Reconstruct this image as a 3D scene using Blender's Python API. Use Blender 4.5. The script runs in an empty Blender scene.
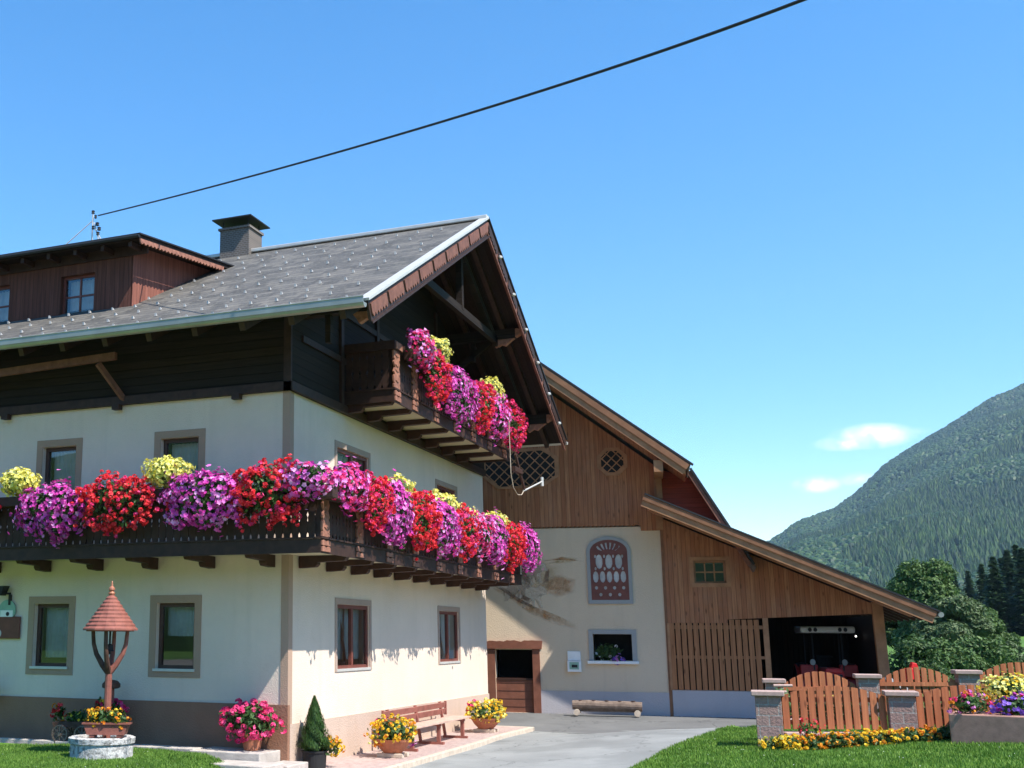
import bpy, math, random
from mathutils import Vector, Matrix, noise
R_ = math.radians
random.seed(7)
S = bpy.context.scene
COL = S.collection
# ---------------------------------------------------------------- camera, sky, sun, exposure
CAM = Vector((8.80642502, -18.65161827, 1.88116796))
FPX, PITCH, ROLL, YAW = 1165.7, R_(11.841), R_(.314), R_(24.654)
PPX, PPY = 512 - 209.89, 384 + 6.52
Fv = Vector((-math.sin(YAW) * math.cos(PITCH), math.cos(YAW) * math.cos(PITCH), math.sin(PITCH)))
Rv = Vector((math.cos(YAW), math.sin(YAW), 0)); Uv = Rv.cross(Fv)
R2 = Rv * math.cos(ROLL) + Uv * math.sin(ROLL); U2 = -Rv * math.sin(ROLL) + Uv * math.cos(ROLL)
cd = bpy.data.cameras.new('camera'); co = bpy.data.objects.new('camera', cd); COL.objects.link(co)
m = Matrix((R2, U2, -Fv)).transposed().to_4x4(); m.translation = CAM; co.matrix_world = m
cd.sensor_fit = 'HORIZONTAL'; cd.sensor_width = 36; cd.lens = FPX * 36 / 1024
cd.shift_x = (512 - PPX) / 1024; cd.shift_y = (PPY - 384) / 1024
cd.clip_start = .1; cd.clip_end = 9000
S.camera = co
SUN = Vector((1, -.34, 1.45)).normalized()
sd = bpy.data.lights.new('sun', 'SUN'); sd.energy = 5.0; sd.angle = R_(.55); sd.color = (1, .955, .88)
so = bpy.data.objects.new('sun', sd); COL.objects.link(so); so.rotation_euler = SUN.to_track_quat('Z', 'Y').to_euler()
so.location = (20, -5, 30)
W = bpy.data.worlds.new('World'); S.world = W; W.use_nodes = True
wn = W.node_tree.nodes; wl = W.node_tree.links
bg = wn['Background']; bg.inputs[1].default_value = .13
sky = wn.new('ShaderNodeTexSky'); sky.sky_type = 'NISHITA'; sky.sun_disc = False
sky.sun_elevation = math.asin(SUN.z); sky.sun_rotation = math.atan2(SUN.x, SUN.y)
sky.altitude = 900; sky.air_density = 1.15; sky.dust_density = .15; sky.ozone_density = 2.2
def wmath(op, a, b=None, c=None):
    n = wn.new('ShaderNodeMath'); n.operation = op
    for i, v in enumerate((a, b, c)):
        if v is None: continue
        if isinstance(v, (int, float)): n.inputs[i].default_value = v
        else: wl.new(v, n.inputs[i])
    return n.outputs[0]
def pixdir(x, y):
    return (Fv + R2 * (x - PPX) / FPX - U2 * (y - PPY) / FPX).normalized()
# three small clouds low in the sky above the ridge, placed by compass direction
wtc = wn.new('ShaderNodeTexCoord')
wno = wn.new('ShaderNodeTexNoise'); wno.inputs['Scale'].default_value = 55; wno.inputs['Detail'].default_value = 6
wno.inputs['Roughness'].default_value = .6
wl.new(wtc.outputs['Generated'], wno.inputs['Vector'])
tot = None
CLOUDS = [((872, 436), 34, 11, 1.0), ((846, 443), 26, 7, .8), ((817, 484), 20, 8, .8), ((857, 479), 16, 6, .5), ((905, 432), 20, 4, .25)]
for ((px, py), rx, ry, amp) in CLOUDS:
    dv = pixdir(px, py); t = Vector((dv.y, -dv.x, 0)).normalized(); u = t.cross(dv)
    def dot(v):
        n = wn.new('ShaderNodeVectorMath'); n.operation = 'DOT_PRODUCT'
        wl.new(wtc.outputs['Generated'], n.inputs[0]); n.inputs[1].default_value = v
        return n.outputs['Value']
    a = wmath('DIVIDE', dot(t), rx / FPX * .85); b = wmath('DIVIDE', dot(u), ry / FPX * .85)
    r = wmath('SQRT', wmath('ADD', wmath('MULTIPLY', a, a), wmath('MULTIPLY', b, b)))
    k = wmath('MULTIPLY', wmath('SUBTRACT', 1.35, r), amp)
    k = wmath('MAXIMUM', k, 0)
    tot = k if tot is None else wmath('MAXIMUM', tot, k)
den = wmath('MULTIPLY', wmath('MINIMUM', tot, 1), wmath('MULTIPLY_ADD', wno.outputs['Fac'], 3.2, -.95))
dn = wn.new('ShaderNodeClamp'); wl.new(den, dn.inputs['Value']); dn.inputs['Max'].default_value = .8
mixw = wn.new('ShaderNodeMix'); mixw.data_type = 'RGBA'
wl.new(dn.outputs[0], mixw.inputs[0]); hs = wn.new('ShaderNodeHueSaturation'); hs.inputs['Hue'].default_value = .4985; hs.inputs['Saturation'].default_value = 1.36; hs.inputs['Value'].default_value = 1.16; wl.new(sky.outputs[0], hs.inputs['Color']); wl.new(hs.outputs[0], mixw.inputs[6]); mixw.inputs[7].default_value = (8.2, 7.8, 8.2, 1)
wl.new(mixw.outputs[2], bg.inputs[0])
S.view_settings.view_transform = 'Standard'; S.view_settings.look = 'None'
S.view_settings.exposure = .82; S.view_settings.gamma = 1

# ---------------------------------------------------------------- materials
MATS = {}
class N:
    def __init__(s, name, rough=.8, spec=.3, metal=0):
        m = bpy.data.materials.new(name); m.use_nodes = True; s.m = m; s.t = m.node_tree; s.b = s.t.nodes['Principled BSDF']
        s.b.inputs['Roughness'].default_value = rough; s.b.inputs['Specular IOR Level'].default_value = spec
        s.b.inputs['Metallic'].default_value = metal; MATS[name] = m
        s.tc = s.t.nodes.new('ShaderNodeTexCoord'); s.co = s.tc.outputs['Object']
    def link(s, a, b):
        if isinstance(a, (int, float, tuple)): b.default_value = a
        else: s.t.links.new(a, b)
    def math(s, op, a, b=0.0, c=0.0):
        n = s.t.nodes.new('ShaderNodeMath'); n.operation = op
        for i, v in enumerate((a, b, c)): s.link(v, n.inputs[i])
        return n.outputs[0]
    def map(s, scale=(1, 1, 1), rot=(0, 0, 0), co=None):
        n = s.t.nodes.new('ShaderNodeMapping'); s.link(co or s.co, n.inputs[0]); n.inputs['Scale'].default_value = scale; n.inputs['Rotation'].default_value = rot
        return n.outputs[0]
    def noise(s, scale, detail=4, rough=.6, co=None):
        n = s.t.nodes.new('ShaderNodeTexNoise'); s.link(co or s.co, n.inputs['Vector']); n.inputs['Scale'].default_value = scale
        n.inputs['Detail'].default_value = detail; n.inputs['Roughness'].default_value = rough
        return n.outputs['Fac']
    def vor(s, scale, co=None, out='Distance', feat='F1'):
        n = s.t.nodes.new('ShaderNodeTexVoronoi'); n.feature = feat; s.link(co or s.co, n.inputs['Vector']); n.inputs['Scale'].default_value = scale
        return n.outputs[out]
    def white(s, v, dim='1D'):
        n = s.t.nodes.new('ShaderNodeTexWhiteNoise'); n.noise_dimensions = dim
        s.link(v, n.inputs['W' if dim == '1D' else 'Vector']); return n.outputs['Value']
    def sep(s, co=None):
        n = s.t.nodes.new('ShaderNodeSeparateXYZ'); s.link(co or s.co, n.inputs[0]); return n.outputs
    def ramp(s, f, stops):
        n = s.t.nodes.new('ShaderNodeValToRGB'); s.link(f, n.inputs[0]); e = n.color_ramp.elements
        while len(e) < len(stops): e.new(.5)
        for k, (p, c) in zip(e, stops): k.position = p; k.color = (*c, 1)
        return n.outputs[0]
    def mix(s, f, a, b, mode='MIX'):
        n = s.t.nodes.new('ShaderNodeMix'); n.data_type = 'RGBA'; n.blend_type = mode
        s.link(f, n.inputs[0])
        for i, v in ((6, a), (7, b)):
            s.link((*v, 1) if isinstance(v, tuple) and len(v) == 3 else v, n.inputs[i])
        return n.outputs[2]
    def mr(s, v, a, b, c, d):
        n = s.t.nodes.new('ShaderNodeMapRange'); s.link(v, n.inputs[0])
        for i, k in enumerate((a, b, c, d)): n.inputs[i + 1].default_value = k
        return n.outputs[0]
    def island(s):
        return s.t.nodes.new('ShaderNodeNewGeometry').outputs['Random Per Island']
    def color(s, c): s.link((*c, 1) if isinstance(c, tuple) and len(c) == 3 else c, s.b.inputs['Base Color']); return s
    def bump(s, h, strength=.3, dist=.02):
        n = s.t.nodes.new('ShaderNodeBump'); s.link(h, n.inputs['Height']); n.inputs['Strength'].default_value = strength; n.inputs['Distance'].default_value = dist
        s.t.links.new(n.outputs[0], s.b.inputs['Normal']); return s
def plain(name, c, rough=.7, spec=.3, metal=0, var=.18, sc=6, bump=0):
    n = N(name, rough, spec, metal); f = n.noise(sc, 5)
    a = tuple(x * (1 - var) for x in c); b = tuple(min(1, x * (1 + var)) for x in c)
    n.color(n.ramp(f, [(.3, a), (.7, b)]))
    if bump: n.bump(n.noise(sc * 6, 5), bump, .01)
    return n.m
def plaster(name, c, lumps=30, dirt=.12):
    n = N(name, .92, .15)
    big = n.noise(.5, 5); fine = n.noise(9, 6)
    a = n.ramp(big, [(.3, tuple(x * (1 - dirt) for x in c)), (.65, c)])
    st = n.noise(1.0, 5, co=n.map((3.5, 3.5, .25)))
    a = n.mix(n.mr(st, .52, .74, 0, .35), a, tuple(x * .78 for x in c))
    pt_ = n.noise(1.6, 7, .75)
    a = n.mix(n.mr(pt_, .56, .66, 0, .22), a, (c[0] * .8, c[1] * .76, c[2] * .68))
    a = n.mix(n.mr(fine, .45, .75, 0, .2), a, tuple(x * .85 for x in c))
    n.color(a); n.bump(n.math('ADD', n.noise(lumps, 5), n.vor(lumps * 1.6)), .35, .012)
    return n.m
def boards(name, c1, c2, w=.12, axis=0, knots=True, groove=.06, dark=.35, rough=.75, greyed=0.0):
    n = N(name, rough, .25); p = n.sep()[axis]
    t = n.math('DIVIDE', p, w); fr = n.math('FRACT', t); idx = n.math('FLOOR', t)
    rnd = n.white(idx)
    sc = [1, 1, 1]; 
    sc[0 if axis != 2 else 2] = 1
    sv = (9, 9, .55) if axis != 2 else (.55, .55, 9)
    comb = n.t.nodes.new('ShaderNodeVectorMath'); comb.operation = 'ADD'; n.link(n.map(sv), comb.inputs[0])
    cx = n.t.nodes.new('ShaderNodeCombineXYZ'); n.link(n.math('MULTIPLY', rnd, 40.0), cx.inputs[0]); n.link(n.math('MULTIPLY', rnd, 17.0), cx.inputs[2]); n.link(cx.outputs[0], comb.inputs[1])
    grain = n.noise(2.2, 6, .65, co=comb.outputs[0])
    a = n.mix(n.mr(rnd, 0, 1, 0, 1), c1, c2)
    a = n.mix(n.mr(grain, .35, .72, 0, .75), a, tuple(x * .45 for x in c1))
    if knots:
        k = n.vor(1.0, co=n.map((5.5, 5.5, 1.7) if axis != 2 else (1.7, 1.7, 5.5)))
        a = n.mix(n.mr(k, .05, .16, .8, 0), a, tuple(x * .3 for x in c1))
    if greyed:
        a = n.mix(n.mr(n.noise(.7, 4), .45, .7, 0, greyed), a, (.25, .21, .18))
    e = n.math('MINIMUM', fr, n.math('SUBTRACT', 1.0, fr))
    g = n.mr(e, 0, groove, 0, 1)
    a = n.mix(n.math('MULTIPLY', n.math('SUBTRACT', 1.0, g), 1 - dark), a, tuple(x * .12 for x in c1))
    n.color(a); n.bump(n.math('ADD', n.math('MULTIPLY', g, 1.0), n.math('MULTIPLY', grain, .25)), .6, .012)
    return n.m
def petals(name, c, c2, dark=.5, trans=True):
    n = N(name, .6, .2); r = n.island()
    a = n.ramp(r, [(0, tuple(x * dark for x in c)), (.35, c), (.75, c2), (1, tuple(min(1, x * 1.15 + .03) for x in c2))])
    n.color(a)
    out = n.t.nodes['Material Output']; tr = n.t.nodes.new('ShaderNodeBsdfTranslucent'); n.t.links.new(a, tr.inputs[0])
    mx = n.t.nodes.new('ShaderNodeMixShader'); mx.inputs[0].default_value = .35
    n.t.links.new(n.b.outputs[0], mx.inputs[1]); n.t.links.new(tr.outputs[0], mx.inputs[2]); n.t.links.new(mx.outputs[0], out.inputs[0])
    return n.m
def leafmat(name, c1, c2, c3): 
    return petals(name, c1, c2, .45) if c3 is None else leaf3(name, c1, c2, c3)
def leaf3(name, c1, c2, c3, big=.8):
    n = N(name, .55, .35); r = n.island()
    a = n.ramp(r, [(0, c1), (.5, c2), (1, c3)])
    a = n.mix(n.mr(n.noise(big, 3), .35, .68, 0, .7), a, c1)
    n.color(a)
    out = n.t.nodes['Material Output']; tr = n.t.nodes.new('ShaderNodeBsdfTranslucent'); n.t.links.new(a, tr.inputs[0])
    mx = n.t.nodes.new('ShaderNodeMixShader'); mx.inputs[0].default_value = .28
    n.t.links.new(n.b.outputs[0], mx.inputs[1]); n.t.links.new(tr.outputs[0], mx.inputs[2]); n.t.links.new(mx.outputs[0], out.inputs[0])
    return n.m
plaster('house_plaster', (.77, .625, .505), 30, .12)
plaster('plinth_plaster', (.34, .18, .115), 22, .3)
plaster('plinth_pale', (.56, .42, .33), 22, .12)
plaster('quoin_paint', (.44, .30, .22), 30, .08)
plaster('trim_paint', (.42, .28, .195), 30, .08)
plaster('trim_rose', (.42, .31, .25), 30, .08)
plaster('barn_plaster', (.68, .54, .39), 24, .08)
plaster('barn_plinth', (.46, .43, .44), 24, .08)
plaster('blue_trim', (.36, .36, .35), 24, .08)
plaster('slab_white', (.58, .52, .38), 20, .1)
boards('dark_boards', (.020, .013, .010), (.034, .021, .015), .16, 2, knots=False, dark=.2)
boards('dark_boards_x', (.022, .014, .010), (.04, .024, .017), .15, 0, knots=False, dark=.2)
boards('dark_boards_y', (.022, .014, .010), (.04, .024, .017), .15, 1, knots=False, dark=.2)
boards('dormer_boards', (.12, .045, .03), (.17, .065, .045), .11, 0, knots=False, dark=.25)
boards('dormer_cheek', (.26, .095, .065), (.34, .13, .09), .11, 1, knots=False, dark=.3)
boards('barn_boards', (.39, .150, .068), (.52, .235, .11), .125, 0, dark=.2, greyed=.2)
boards('barn_slats', (.40, .17, .075), (.52, .25, .11), 5, 0, dark=1)
boards('red_boards', (.30, .055, .035), (.36, .07, .045), .14, 2, knots=False, dark=.35)
boards('fence_wood', (.36, .115, .05), (.52, .20, .09), 5, 0, dark=1)
plain('barn_beam_dark', (.22, .105, .055), .75, sc=3, var=.25, bump=.2)
plain('barn_beam', (.36, .18, .09), .75, sc=3, var=.25, bump=.2)
plain('balcony_wood', (.042, .020, .014), .6, .35, sc=7, var=.35, bump=.2)
plain('carved_wood', (.30, .13, .085), .6, .35, sc=9, var=.4, bump=.3)
plain('rake_wood', (.19, .08, .055), .65, .3, sc=6, var=.3, bump=.2)
plain('bracket_wood', (.050, .022, .015), .6, .3, sc=6, var=.3, bump=.2)
plain('window_frame', (.075, .036, .026), .45, .4, sc=5)
plain('window_frame_red', (.17, .05, .035), .45, .4, sc=5)
plain('door_wood', (.20, .075, .045), .6, .3, sc=5, bump=.15)
plain('zinc', (.33, .335, .30), .45, .5, .55, var=.12, sc=3)
plain('pale_metal', (.60, .58, .54), .5, .5, .3, var=.08)
plain('dark_metal', (.018, .018, .02), .6, .4)
plain('guard_metal', (.50, .48, .45), .6, .4, .2, var=.3, sc=2)
plain('white_paint', (.8, .8, .78), .5, .4, var=.06)
plain('cable_black', (.015, .015, .018), .6)
plain('terracotta', (.42, .16, .09), .8, .2, sc=12, bump=.2)
plain('well_wood', (.25, .088, .065), .6, .35, sc=8, var=.25, bump=.2)
plain('bench_wood', (.27, .095, .07), .6, .35, sc=5, var=.25, bump=.15)
plain('bench_seat', (.55, .36, .28), .55, .4, sc=5, var=.2, bump=.15)
plain('log_wood', (.19, .14, .11), .85, .2, sc=7, var=.35, bump=.5)
plain('dark_log', (.10, .055, .04), .8, .2, sc=8, var=.4, bump=.5)
plain('coping', (.44, .31, .27), .85, .2, sc=10, var=.15, bump=.3)
plain('planter_concrete', (.43, .24, .185), .9, .15, sc=9, var=.16, bump=.3)
plain('sandstone', (.55, .45, .35), .9, .15, sc=8, bump=.4)
plain('soil', (.05, .035, .025), .95, .1, sc=20, bump=.6)
plain('red_plastic', (.65, .02, .02), .45, .4)
plain('red_paint', (.60, .03, .03), .4, .5)
plain('rubber', (.02, .02, .02), .8)
plain('curtain', (.62, .64, .64), .9, .1, var=.12, sc=5)
plain('painted_room_dark', (.02, .02, .02), .9)  # near-black colour stands in for the shade inside unlit openings
plain('copper', (.42, .17, .10), .45, .5, .3, sc=9)
plain('green_enamel', (.25, .42, .33), .4, .5)
plain('bark', (.12, .09, .065), .9, .15, sc=8, bump=.6)
plain('bark_brown', (.06, .045, .035), .9, .15, sc=3, bump=.6)
n = N('plaster_ring', .95, .1); f = n.noise(14, 6, .7)
n.color(n.ramp(f, [(.35, (.16, .15, .14)), (.55, (.62, .6, .57))])); n.bump(f, 1, .03)
# weathered roof of small slates
n = N('roof_slates', .75, .3)
o = n.sep(); v = n.math('MULTIPLY', o[2], 2.35)  # position up the slope
row = n.math('FLOOR', n.math('DIVIDE', v, .26)); fr = n.math('FRACT', n.math('DIVIDE', v, .26))
ux = n.math('ADD', n.math('DIVIDE', o[0], .3), n.math('MULTIPLY', n.white(row), 1.0)); fx = n.math('FRACT', ux)
cc = n.t.nodes.new('ShaderNodeCombineXYZ'); n.link(row, cc.inputs[0]); n.link(n.math('FLOOR', ux), cc.inputs[1])
rn = n.white(cc.outputs[0], '3D')
base = n.ramp(rn, [(0, (.07, .065, .058)), (.5, (.115, .105, .094)), (1, (.17, .153, .13))])
base = n.mix(n.mr(n.noise(1.2, 5), .4, .7, 0, .5), base, (.105, .10, .09))
base = n.mix(n.mr(n.noise(14, 4), .52, .7, 0, .6), base, (.24, .22, .17))
base = n.mix(n.mr(n.noise(1.0, 5, co=n.map((3, .5, .5))), .5, .75, 0, .6), base, (.085, .08, .07))
base = n.mix(n.mr(n.noise(5, 6, .8), .62, .72, 0, .25), base, (.26, .25, .16))
base = n.mix(n.mr(fr, 0, .18, .9, 0), base, (.03, .03, .03)); base = n.mix(n.mr(fx, 0, .05, .5, 0), base, (.03, .03, .03))
n.color(base); n.bump(n.math('ADD', n.math('SUBTRACT', 1.0, fr), n.math('MULTIPLY', rn, .4)), .8, .015)
n = N('barn_tiles', .8, .2); n.color(n.ramp(n.noise(8, 4), [(.3, (.10, .07, .06)), (.7, (.2, .14, .11))]))
n = N('chimney_brick', .9, .15); bt = n.t.nodes.new('ShaderNodeTexBrick'); n.link(n.map((1, 1, 1), (R_(90), 0, R_(0))), bt.inputs[0])
bt.inputs['Scale'].default_value = 5; bt.inputs['Color1'].default_value = (.16, .13, .11, 1); bt.inputs['Color2'].default_value = (.11, .095, .085, 1); bt.inputs['Mortar'].default_value = (.24, .22, .2, 1)
bt.inputs['Mortar Size'].default_value = .03; n.color(bt.outputs[0]); n.bump(bt.outputs['Fac'], -.4, .01)
def asphalt(name, a, b):
    n = N(name, .9, .2); f = n.noise(120, 3); g = n.noise(.8, 5)
    c = n.ramp(g, [(.3, a), (.7, b)]); c = n.mix(n.mr(f, .4, .65, 0, .35), c, tuple(x * .55 for x in a))
    c = n.mix(n.mr(n.noise(3.0, 6, .75), .58, .7, 0, .3), c, tuple(x * .7 for x in a))
    wv = n.t.nodes.new('ShaderNodeVectorMath'); wv.operation = 'ADD'; n.link(n.co, wv.inputs[0]); nz = n.t.nodes.new('ShaderNodeTexNoise'); nz.inputs['Scale'].default_value = 2.5; n.link(n.co, nz.inputs['Vector']); n.link(nz.outputs['Color'], wv.inputs[1])
    cr = n.vor(.32, feat='DISTANCE_TO_EDGE', co=wv.outputs[0])
    c = n.mix(n.mr(cr, .0, .012, .6, 0), c, tuple(x * .35 for x in a))
    c = n.mix(n.mr(n.noise(.35, 3), .5, .56, 0, .4), c, tuple(x * .7 for x in a))
    n.color(c); n.bump(f, .5, .006); return n
asphalt('asphalt_old', (.24, .245, .235), (.33, .335, .32))
asphalt('asphalt_new', (.15, .15, .148), (.19, .19, .185))
n = N('lawn_soil', .95, .1); n.color(n.ramp(n.noise(2.5, 6), [(.3, (.09, .19, .025)), (.7, (.15, .29, .045))])); n.bump(n.noise(60, 4), .8, .03)
n = N('meadow', .95, .1); n.color(n.ramp(n.noise(.06, 6), [(.3, (.075, .15, .03)), (.7, (.12, .21, .045))]))
n = N('forest_floor', .95, .1); n.color(n.ramp(n.noise(.01, 6), [(.3, (.02, .045, .015)), (.7, (.05, .09, .025))]))
n = N('garden_gravel', .95, .1); n.color(n.ramp(n.noise(20, 5), [(.3, (.20, .18, .15)), (.7, (.32, .29, .25))])); n.bump(n.noise(60, 4), .8, .02)
n = N('paving_brick', .85, .2)
bt = n.t.nodes.new('ShaderNodeTexBrick'); n.link(n.map((1, 1, 1), (0, 0, R_(90))), bt.inputs[0]); bt.inputs['Scale'].default_value = 4.5
bt.inputs['Color1'].default_value = (.50, .36, .32, 1); bt.inputs['Color2'].default_value = (.40, .27, .24, 1); bt.inputs['Mortar'].default_value = (.22, .19, .17, 1); bt.inputs['Mortar Size'].default_value = .02
n.color(n.mix(n.mr(n.noise(3, 5), .4, .7, 0, .4), bt.outputs[0], (.5, .45, .4))); n.bump(n.math('SUBTRACT', 1.0, bt.outputs['Fac']), .5, .01)
n = N('flagstone', .85, .2); n.color(n.ramp(n.noise(4, 6), [(.3, (.38, .33, .29)), (.7, (.55, .49, .43))])); n.bump(n.noise(25, 5), .5, .02)
n = N('block_stone', .9, .15)
bt = n.t.nodes.new('ShaderNodeTexBrick'); n.link(n.map((1, 1, 1), (R_(90), 0, 0)), bt.inputs[0]); bt.offset = .5
bt.inputs['Scale'].default_value = 1; bt.inputs['Brick Width'].default_value = .34; bt.inputs['Row Height'].default_value = .19
bt.inputs['Color1'].default_value = (.31, .195, .17, 1); bt.inputs['Color2'].default_value = (.40, .26, .225, 1); bt.inputs['Mortar'].default_value = (.42, .38, .35, 1); bt.inputs['Mortar Size'].default_value = .012
n.color(n.mix(n.mr(n.noise(22, 5), .4, .65, 0, .5), bt.outputs[0], (.2, .15, .14))); n.bump(n.math('ADD', n.noise(25, 5), n.math('MULTIPLY', bt.outputs['Fac'], -1.0)), .8, .02)
# window glass: half mirror, half clear
n = N('glass', .03, .5); out = n.t.nodes['Material Output']; g1 = n.t.nodes.new('ShaderNodeBsdfGlossy'); g1.inputs['Roughness'].default_value = .015; g1.inputs[0].default_value = (.9, .95, 1, 1)
tp = n.t.nodes.new('ShaderNodeBsdfTransparent'); tp.inputs[0].default_value = (.86, .9, .9, 1)
fr = n.t.nodes.new('ShaderNodeFresnel'); fr.inputs[0].default_value = 1.75
bn = n.t.nodes.new('ShaderNodeBump'); bn.inputs['Strength'].default_value = .04; n.link(n.noise(2.5, 2), bn.inputs['Height']); n.link(bn.outputs[0], g1.inputs['Normal'])
mx = n.t.nodes.new('ShaderNodeMixShader'); n.link(n.math('MULTIPLY_ADD', fr.outputs[0], 1.2, .03), mx.inputs[0]); n.link(tp.outputs[0], mx.inputs[1]); n.link(g1.outputs[0], mx.inputs[2]); n.link(mx.outputs[0], out.inputs[0])
n = N('lamp_glass', .2, .5); n.color((.75, .78, .75))
petals('petal_red', (.86, .035, .05), (.92, .08, .10))
petals('petal_crimson', (.82, .03, .16), (.90, .09, .30))
petals('petal_purple', (.78, .07, .48), (.88, .20, .66))
petals('petal_violet', (.58, .04, .36), (.72, .09, .50))
petals('petal_lilac', (.84, .28, .70), (.92, .46, .84))
petals('petal_pink', (.86, .06, .22), (.92, .12, .32))
petals('petal_yellow', (.86, .78, .14), (.92, .88, .34), .7)
petals('petal_gold', (.86, .50, .02), (.9, .68, .06), .7)
petals('petal_orange', (.82, .26, .02), (.88, .42, .04), .7)
petals('petal_blue', (.22, .10, .62), (.34, .18, .72))
petals('petal_white', (.75, .75, .75), (.85, .85, .85), .8)
leaf3('leaf_box', (.028, .07, .016), (.06, .13, .03), (.12, .21, .05), 6)
leaf3('leaf_cypress', (.02, .055, .012), (.045, .11, .02), (.10, .19, .035), 8)
leaf3('leaf_dark', (.025, .06, .015), (.06, .12, .028), (.12, .19, .05), .5)
leaf3('leaf_mid', (.035, .085, .02), (.09, .165, .04), (.18, .27, .07), .5)
leaf3('leaf_pale', (.05, .09, .03), (.11, .165, .06), (.21, .27, .12), .7)
leaf3('needle', (.014, .038, .015), (.030, .072, .026), (.055, .11, .035), .3)
leaf3('forest_leaf', (.018, .052, .018), (.040, .095, .028), (.10, .17, .04), .0028)
leaf3('grass_blade', (.075, .17, .02), (.155, .30, .04), (.30, .44, .085), 1.1)
leaf3('vine_leaf', (.10, .18, .05), (.22, .32, .12), (.42, .5, .25), 3)

# ---------------------------------------------------------------- mesh helpers
def V(*a): return Vector(a)
class MB:
    def __init__(s): s.v = []; s.f = []; s.mi = []; s.cur = 0
    def add(s, vs, fs):
        b = len(s.v); s.v += [tuple(p) for p in vs]; s.f += [tuple(i + b for i in f) for f in fs]; s.mi += [s.cur] * len(fs); return s
    def box(s, x0, x1, y0, y1, z0, z1):
        vs = [(x, y, z) for x in (x0, x1) for y in (y0, y1) for z in (z0, z1)]
        return s.add(vs, [(0, 1, 3, 2), (4, 6, 7, 5), (0, 4, 5, 1), (2, 3, 7, 6), (0, 2, 6, 4), (1, 5, 7, 3)])
    def beam(s, p, q, w, h, up=(0, 0, 1)):
        p, q, up = Vector(p), Vector(q), Vector(up); d = (q - p).normalized(); a = d.cross(up)
        if a.length < 1e-4: a = d.cross(Vector((0, 1, 0)))
        a.normalize(); u = a.cross(d).normalized()
        vs = [e + a * sa * w / 2 + u * su * h / 2 for e in (p, q) for sa in (-1, 1) for su in (-1, 1)]
        return s.add(vs, [(0, 1, 3, 2), (4, 6, 7, 5), (0, 4, 5, 1), (2, 3, 7, 6), (0, 2, 6, 4), (1, 5, 7, 3)])
    def prism(s, pts, mapf, d0, d1):
        n = len(pts); vs = [mapf(u, v, d0) for u, v in pts] + [mapf(u, v, d1) for u, v in pts]
        fs = [tuple(range(n))[::-1], tuple(range(n, 2 * n))] + [(i, (i + 1) % n, n + (i + 1) % n, n + i) for i in range(n)]
        return s.add(vs, fs)
    def tube(s, pts, r, n=8, cap=True):
        pts = [Vector(p) for p in pts]; rr = r if isinstance(r, (list, tuple)) else [r] * len(pts); vs = []; fs = []
        for i, p in enumerate(pts):
            d = (pts[min(i + 1, len(pts) - 1)] - pts[max(i - 1, 0)]).normalized()
            a = d.cross(Vector((0, 0, 1)));
            if a.length < .05: a = d.cross(Vector((0, 1, 0)))
            a.normalize(); b = d.cross(a)
            vs += [p + (a * math.cos(2 * math.pi * k / n) + b * math.sin(2 * math.pi * k / n)) * rr[i] for k in range(n)]
        for i in range(len(pts) - 1):
            fs += [(i * n + k, i * n + (k + 1) % n, (i + 1) * n + (k + 1) % n, (i + 1) * n + k) for k in range(n)]
        if cap: fs += [tuple(range(n))[::-1], tuple((len(pts) - 1) * n + k for k in range(n))]
        return s.add(vs, fs)
    def lathe(s, prof, c=(0, 0, 0), n=24, cap=True):
        vs = []; fs = []
        for r, z in prof: vs += [(c[0] + r * math.cos(2 * math.pi * k / n), c[1] + r * math.sin(2 * math.pi * k / n), c[2] + z) for k in range(n)]
        for i in range(len(prof) - 1):
            fs += [(i * n + k, i * n + (k + 1) % n, (i + 1) * n + (k + 1) % n, (i + 1) * n + k) for k in range(n)]
        if cap: fs += [tuple(range(n))[::-1], tuple((len(prof) - 1) * n + k for k in range(n))]
        return s.add(vs, fs)
    def build(s, name, mat, parent=None, bevel=0, smooth=False, loc=None, rz=0):
        me = bpy.data.meshes.new(name); me.from_pydata(s.v, [], s.f)
        for mm in (mat if isinstance(mat, (list, tuple)) else [mat]): me.materials.append(MATS[mm])
        me.polygons.foreach_set('material_index', s.mi)
        if smooth: me.polygons.foreach_set('use_smooth', [True] * len(s.f))
        me.update()
        o = bpy.data.objects.new(name, me); COL.objects.link(o)
        if parent: o.parent = parent
        if loc is not None: o.location = loc
        o.rotation_euler.z = rz
        if bevel:
            b = o.modifiers.new('bevel', 'BEVEL'); b.width = bevel; b.segments = 2; b.limit_method = 'ANGLE'
        return o
def tag(o, label, cat, group=None):
    o['label'] = label; o['category'] = cat
    if group: o['group'] = group
    return o
def thing(name, label, cat, loc=(0, 0, 0), rz=0, group=None):
    o = bpy.data.objects.new(name, None); COL.objects.link(o); o.location = loc; o.rotation_euler = (0, 0, rz); o.empty_display_size = .2
    return tag(o, label, cat, group)
def struct(o): o['kind'] = 'structure'; return o
def copy_tree(o, parent=None):
    c = o.copy(); COL.objects.link(c)
    if parent: c.parent = parent
    for ch in list(o.children): copy_tree(ch, c)
    return c
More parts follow.
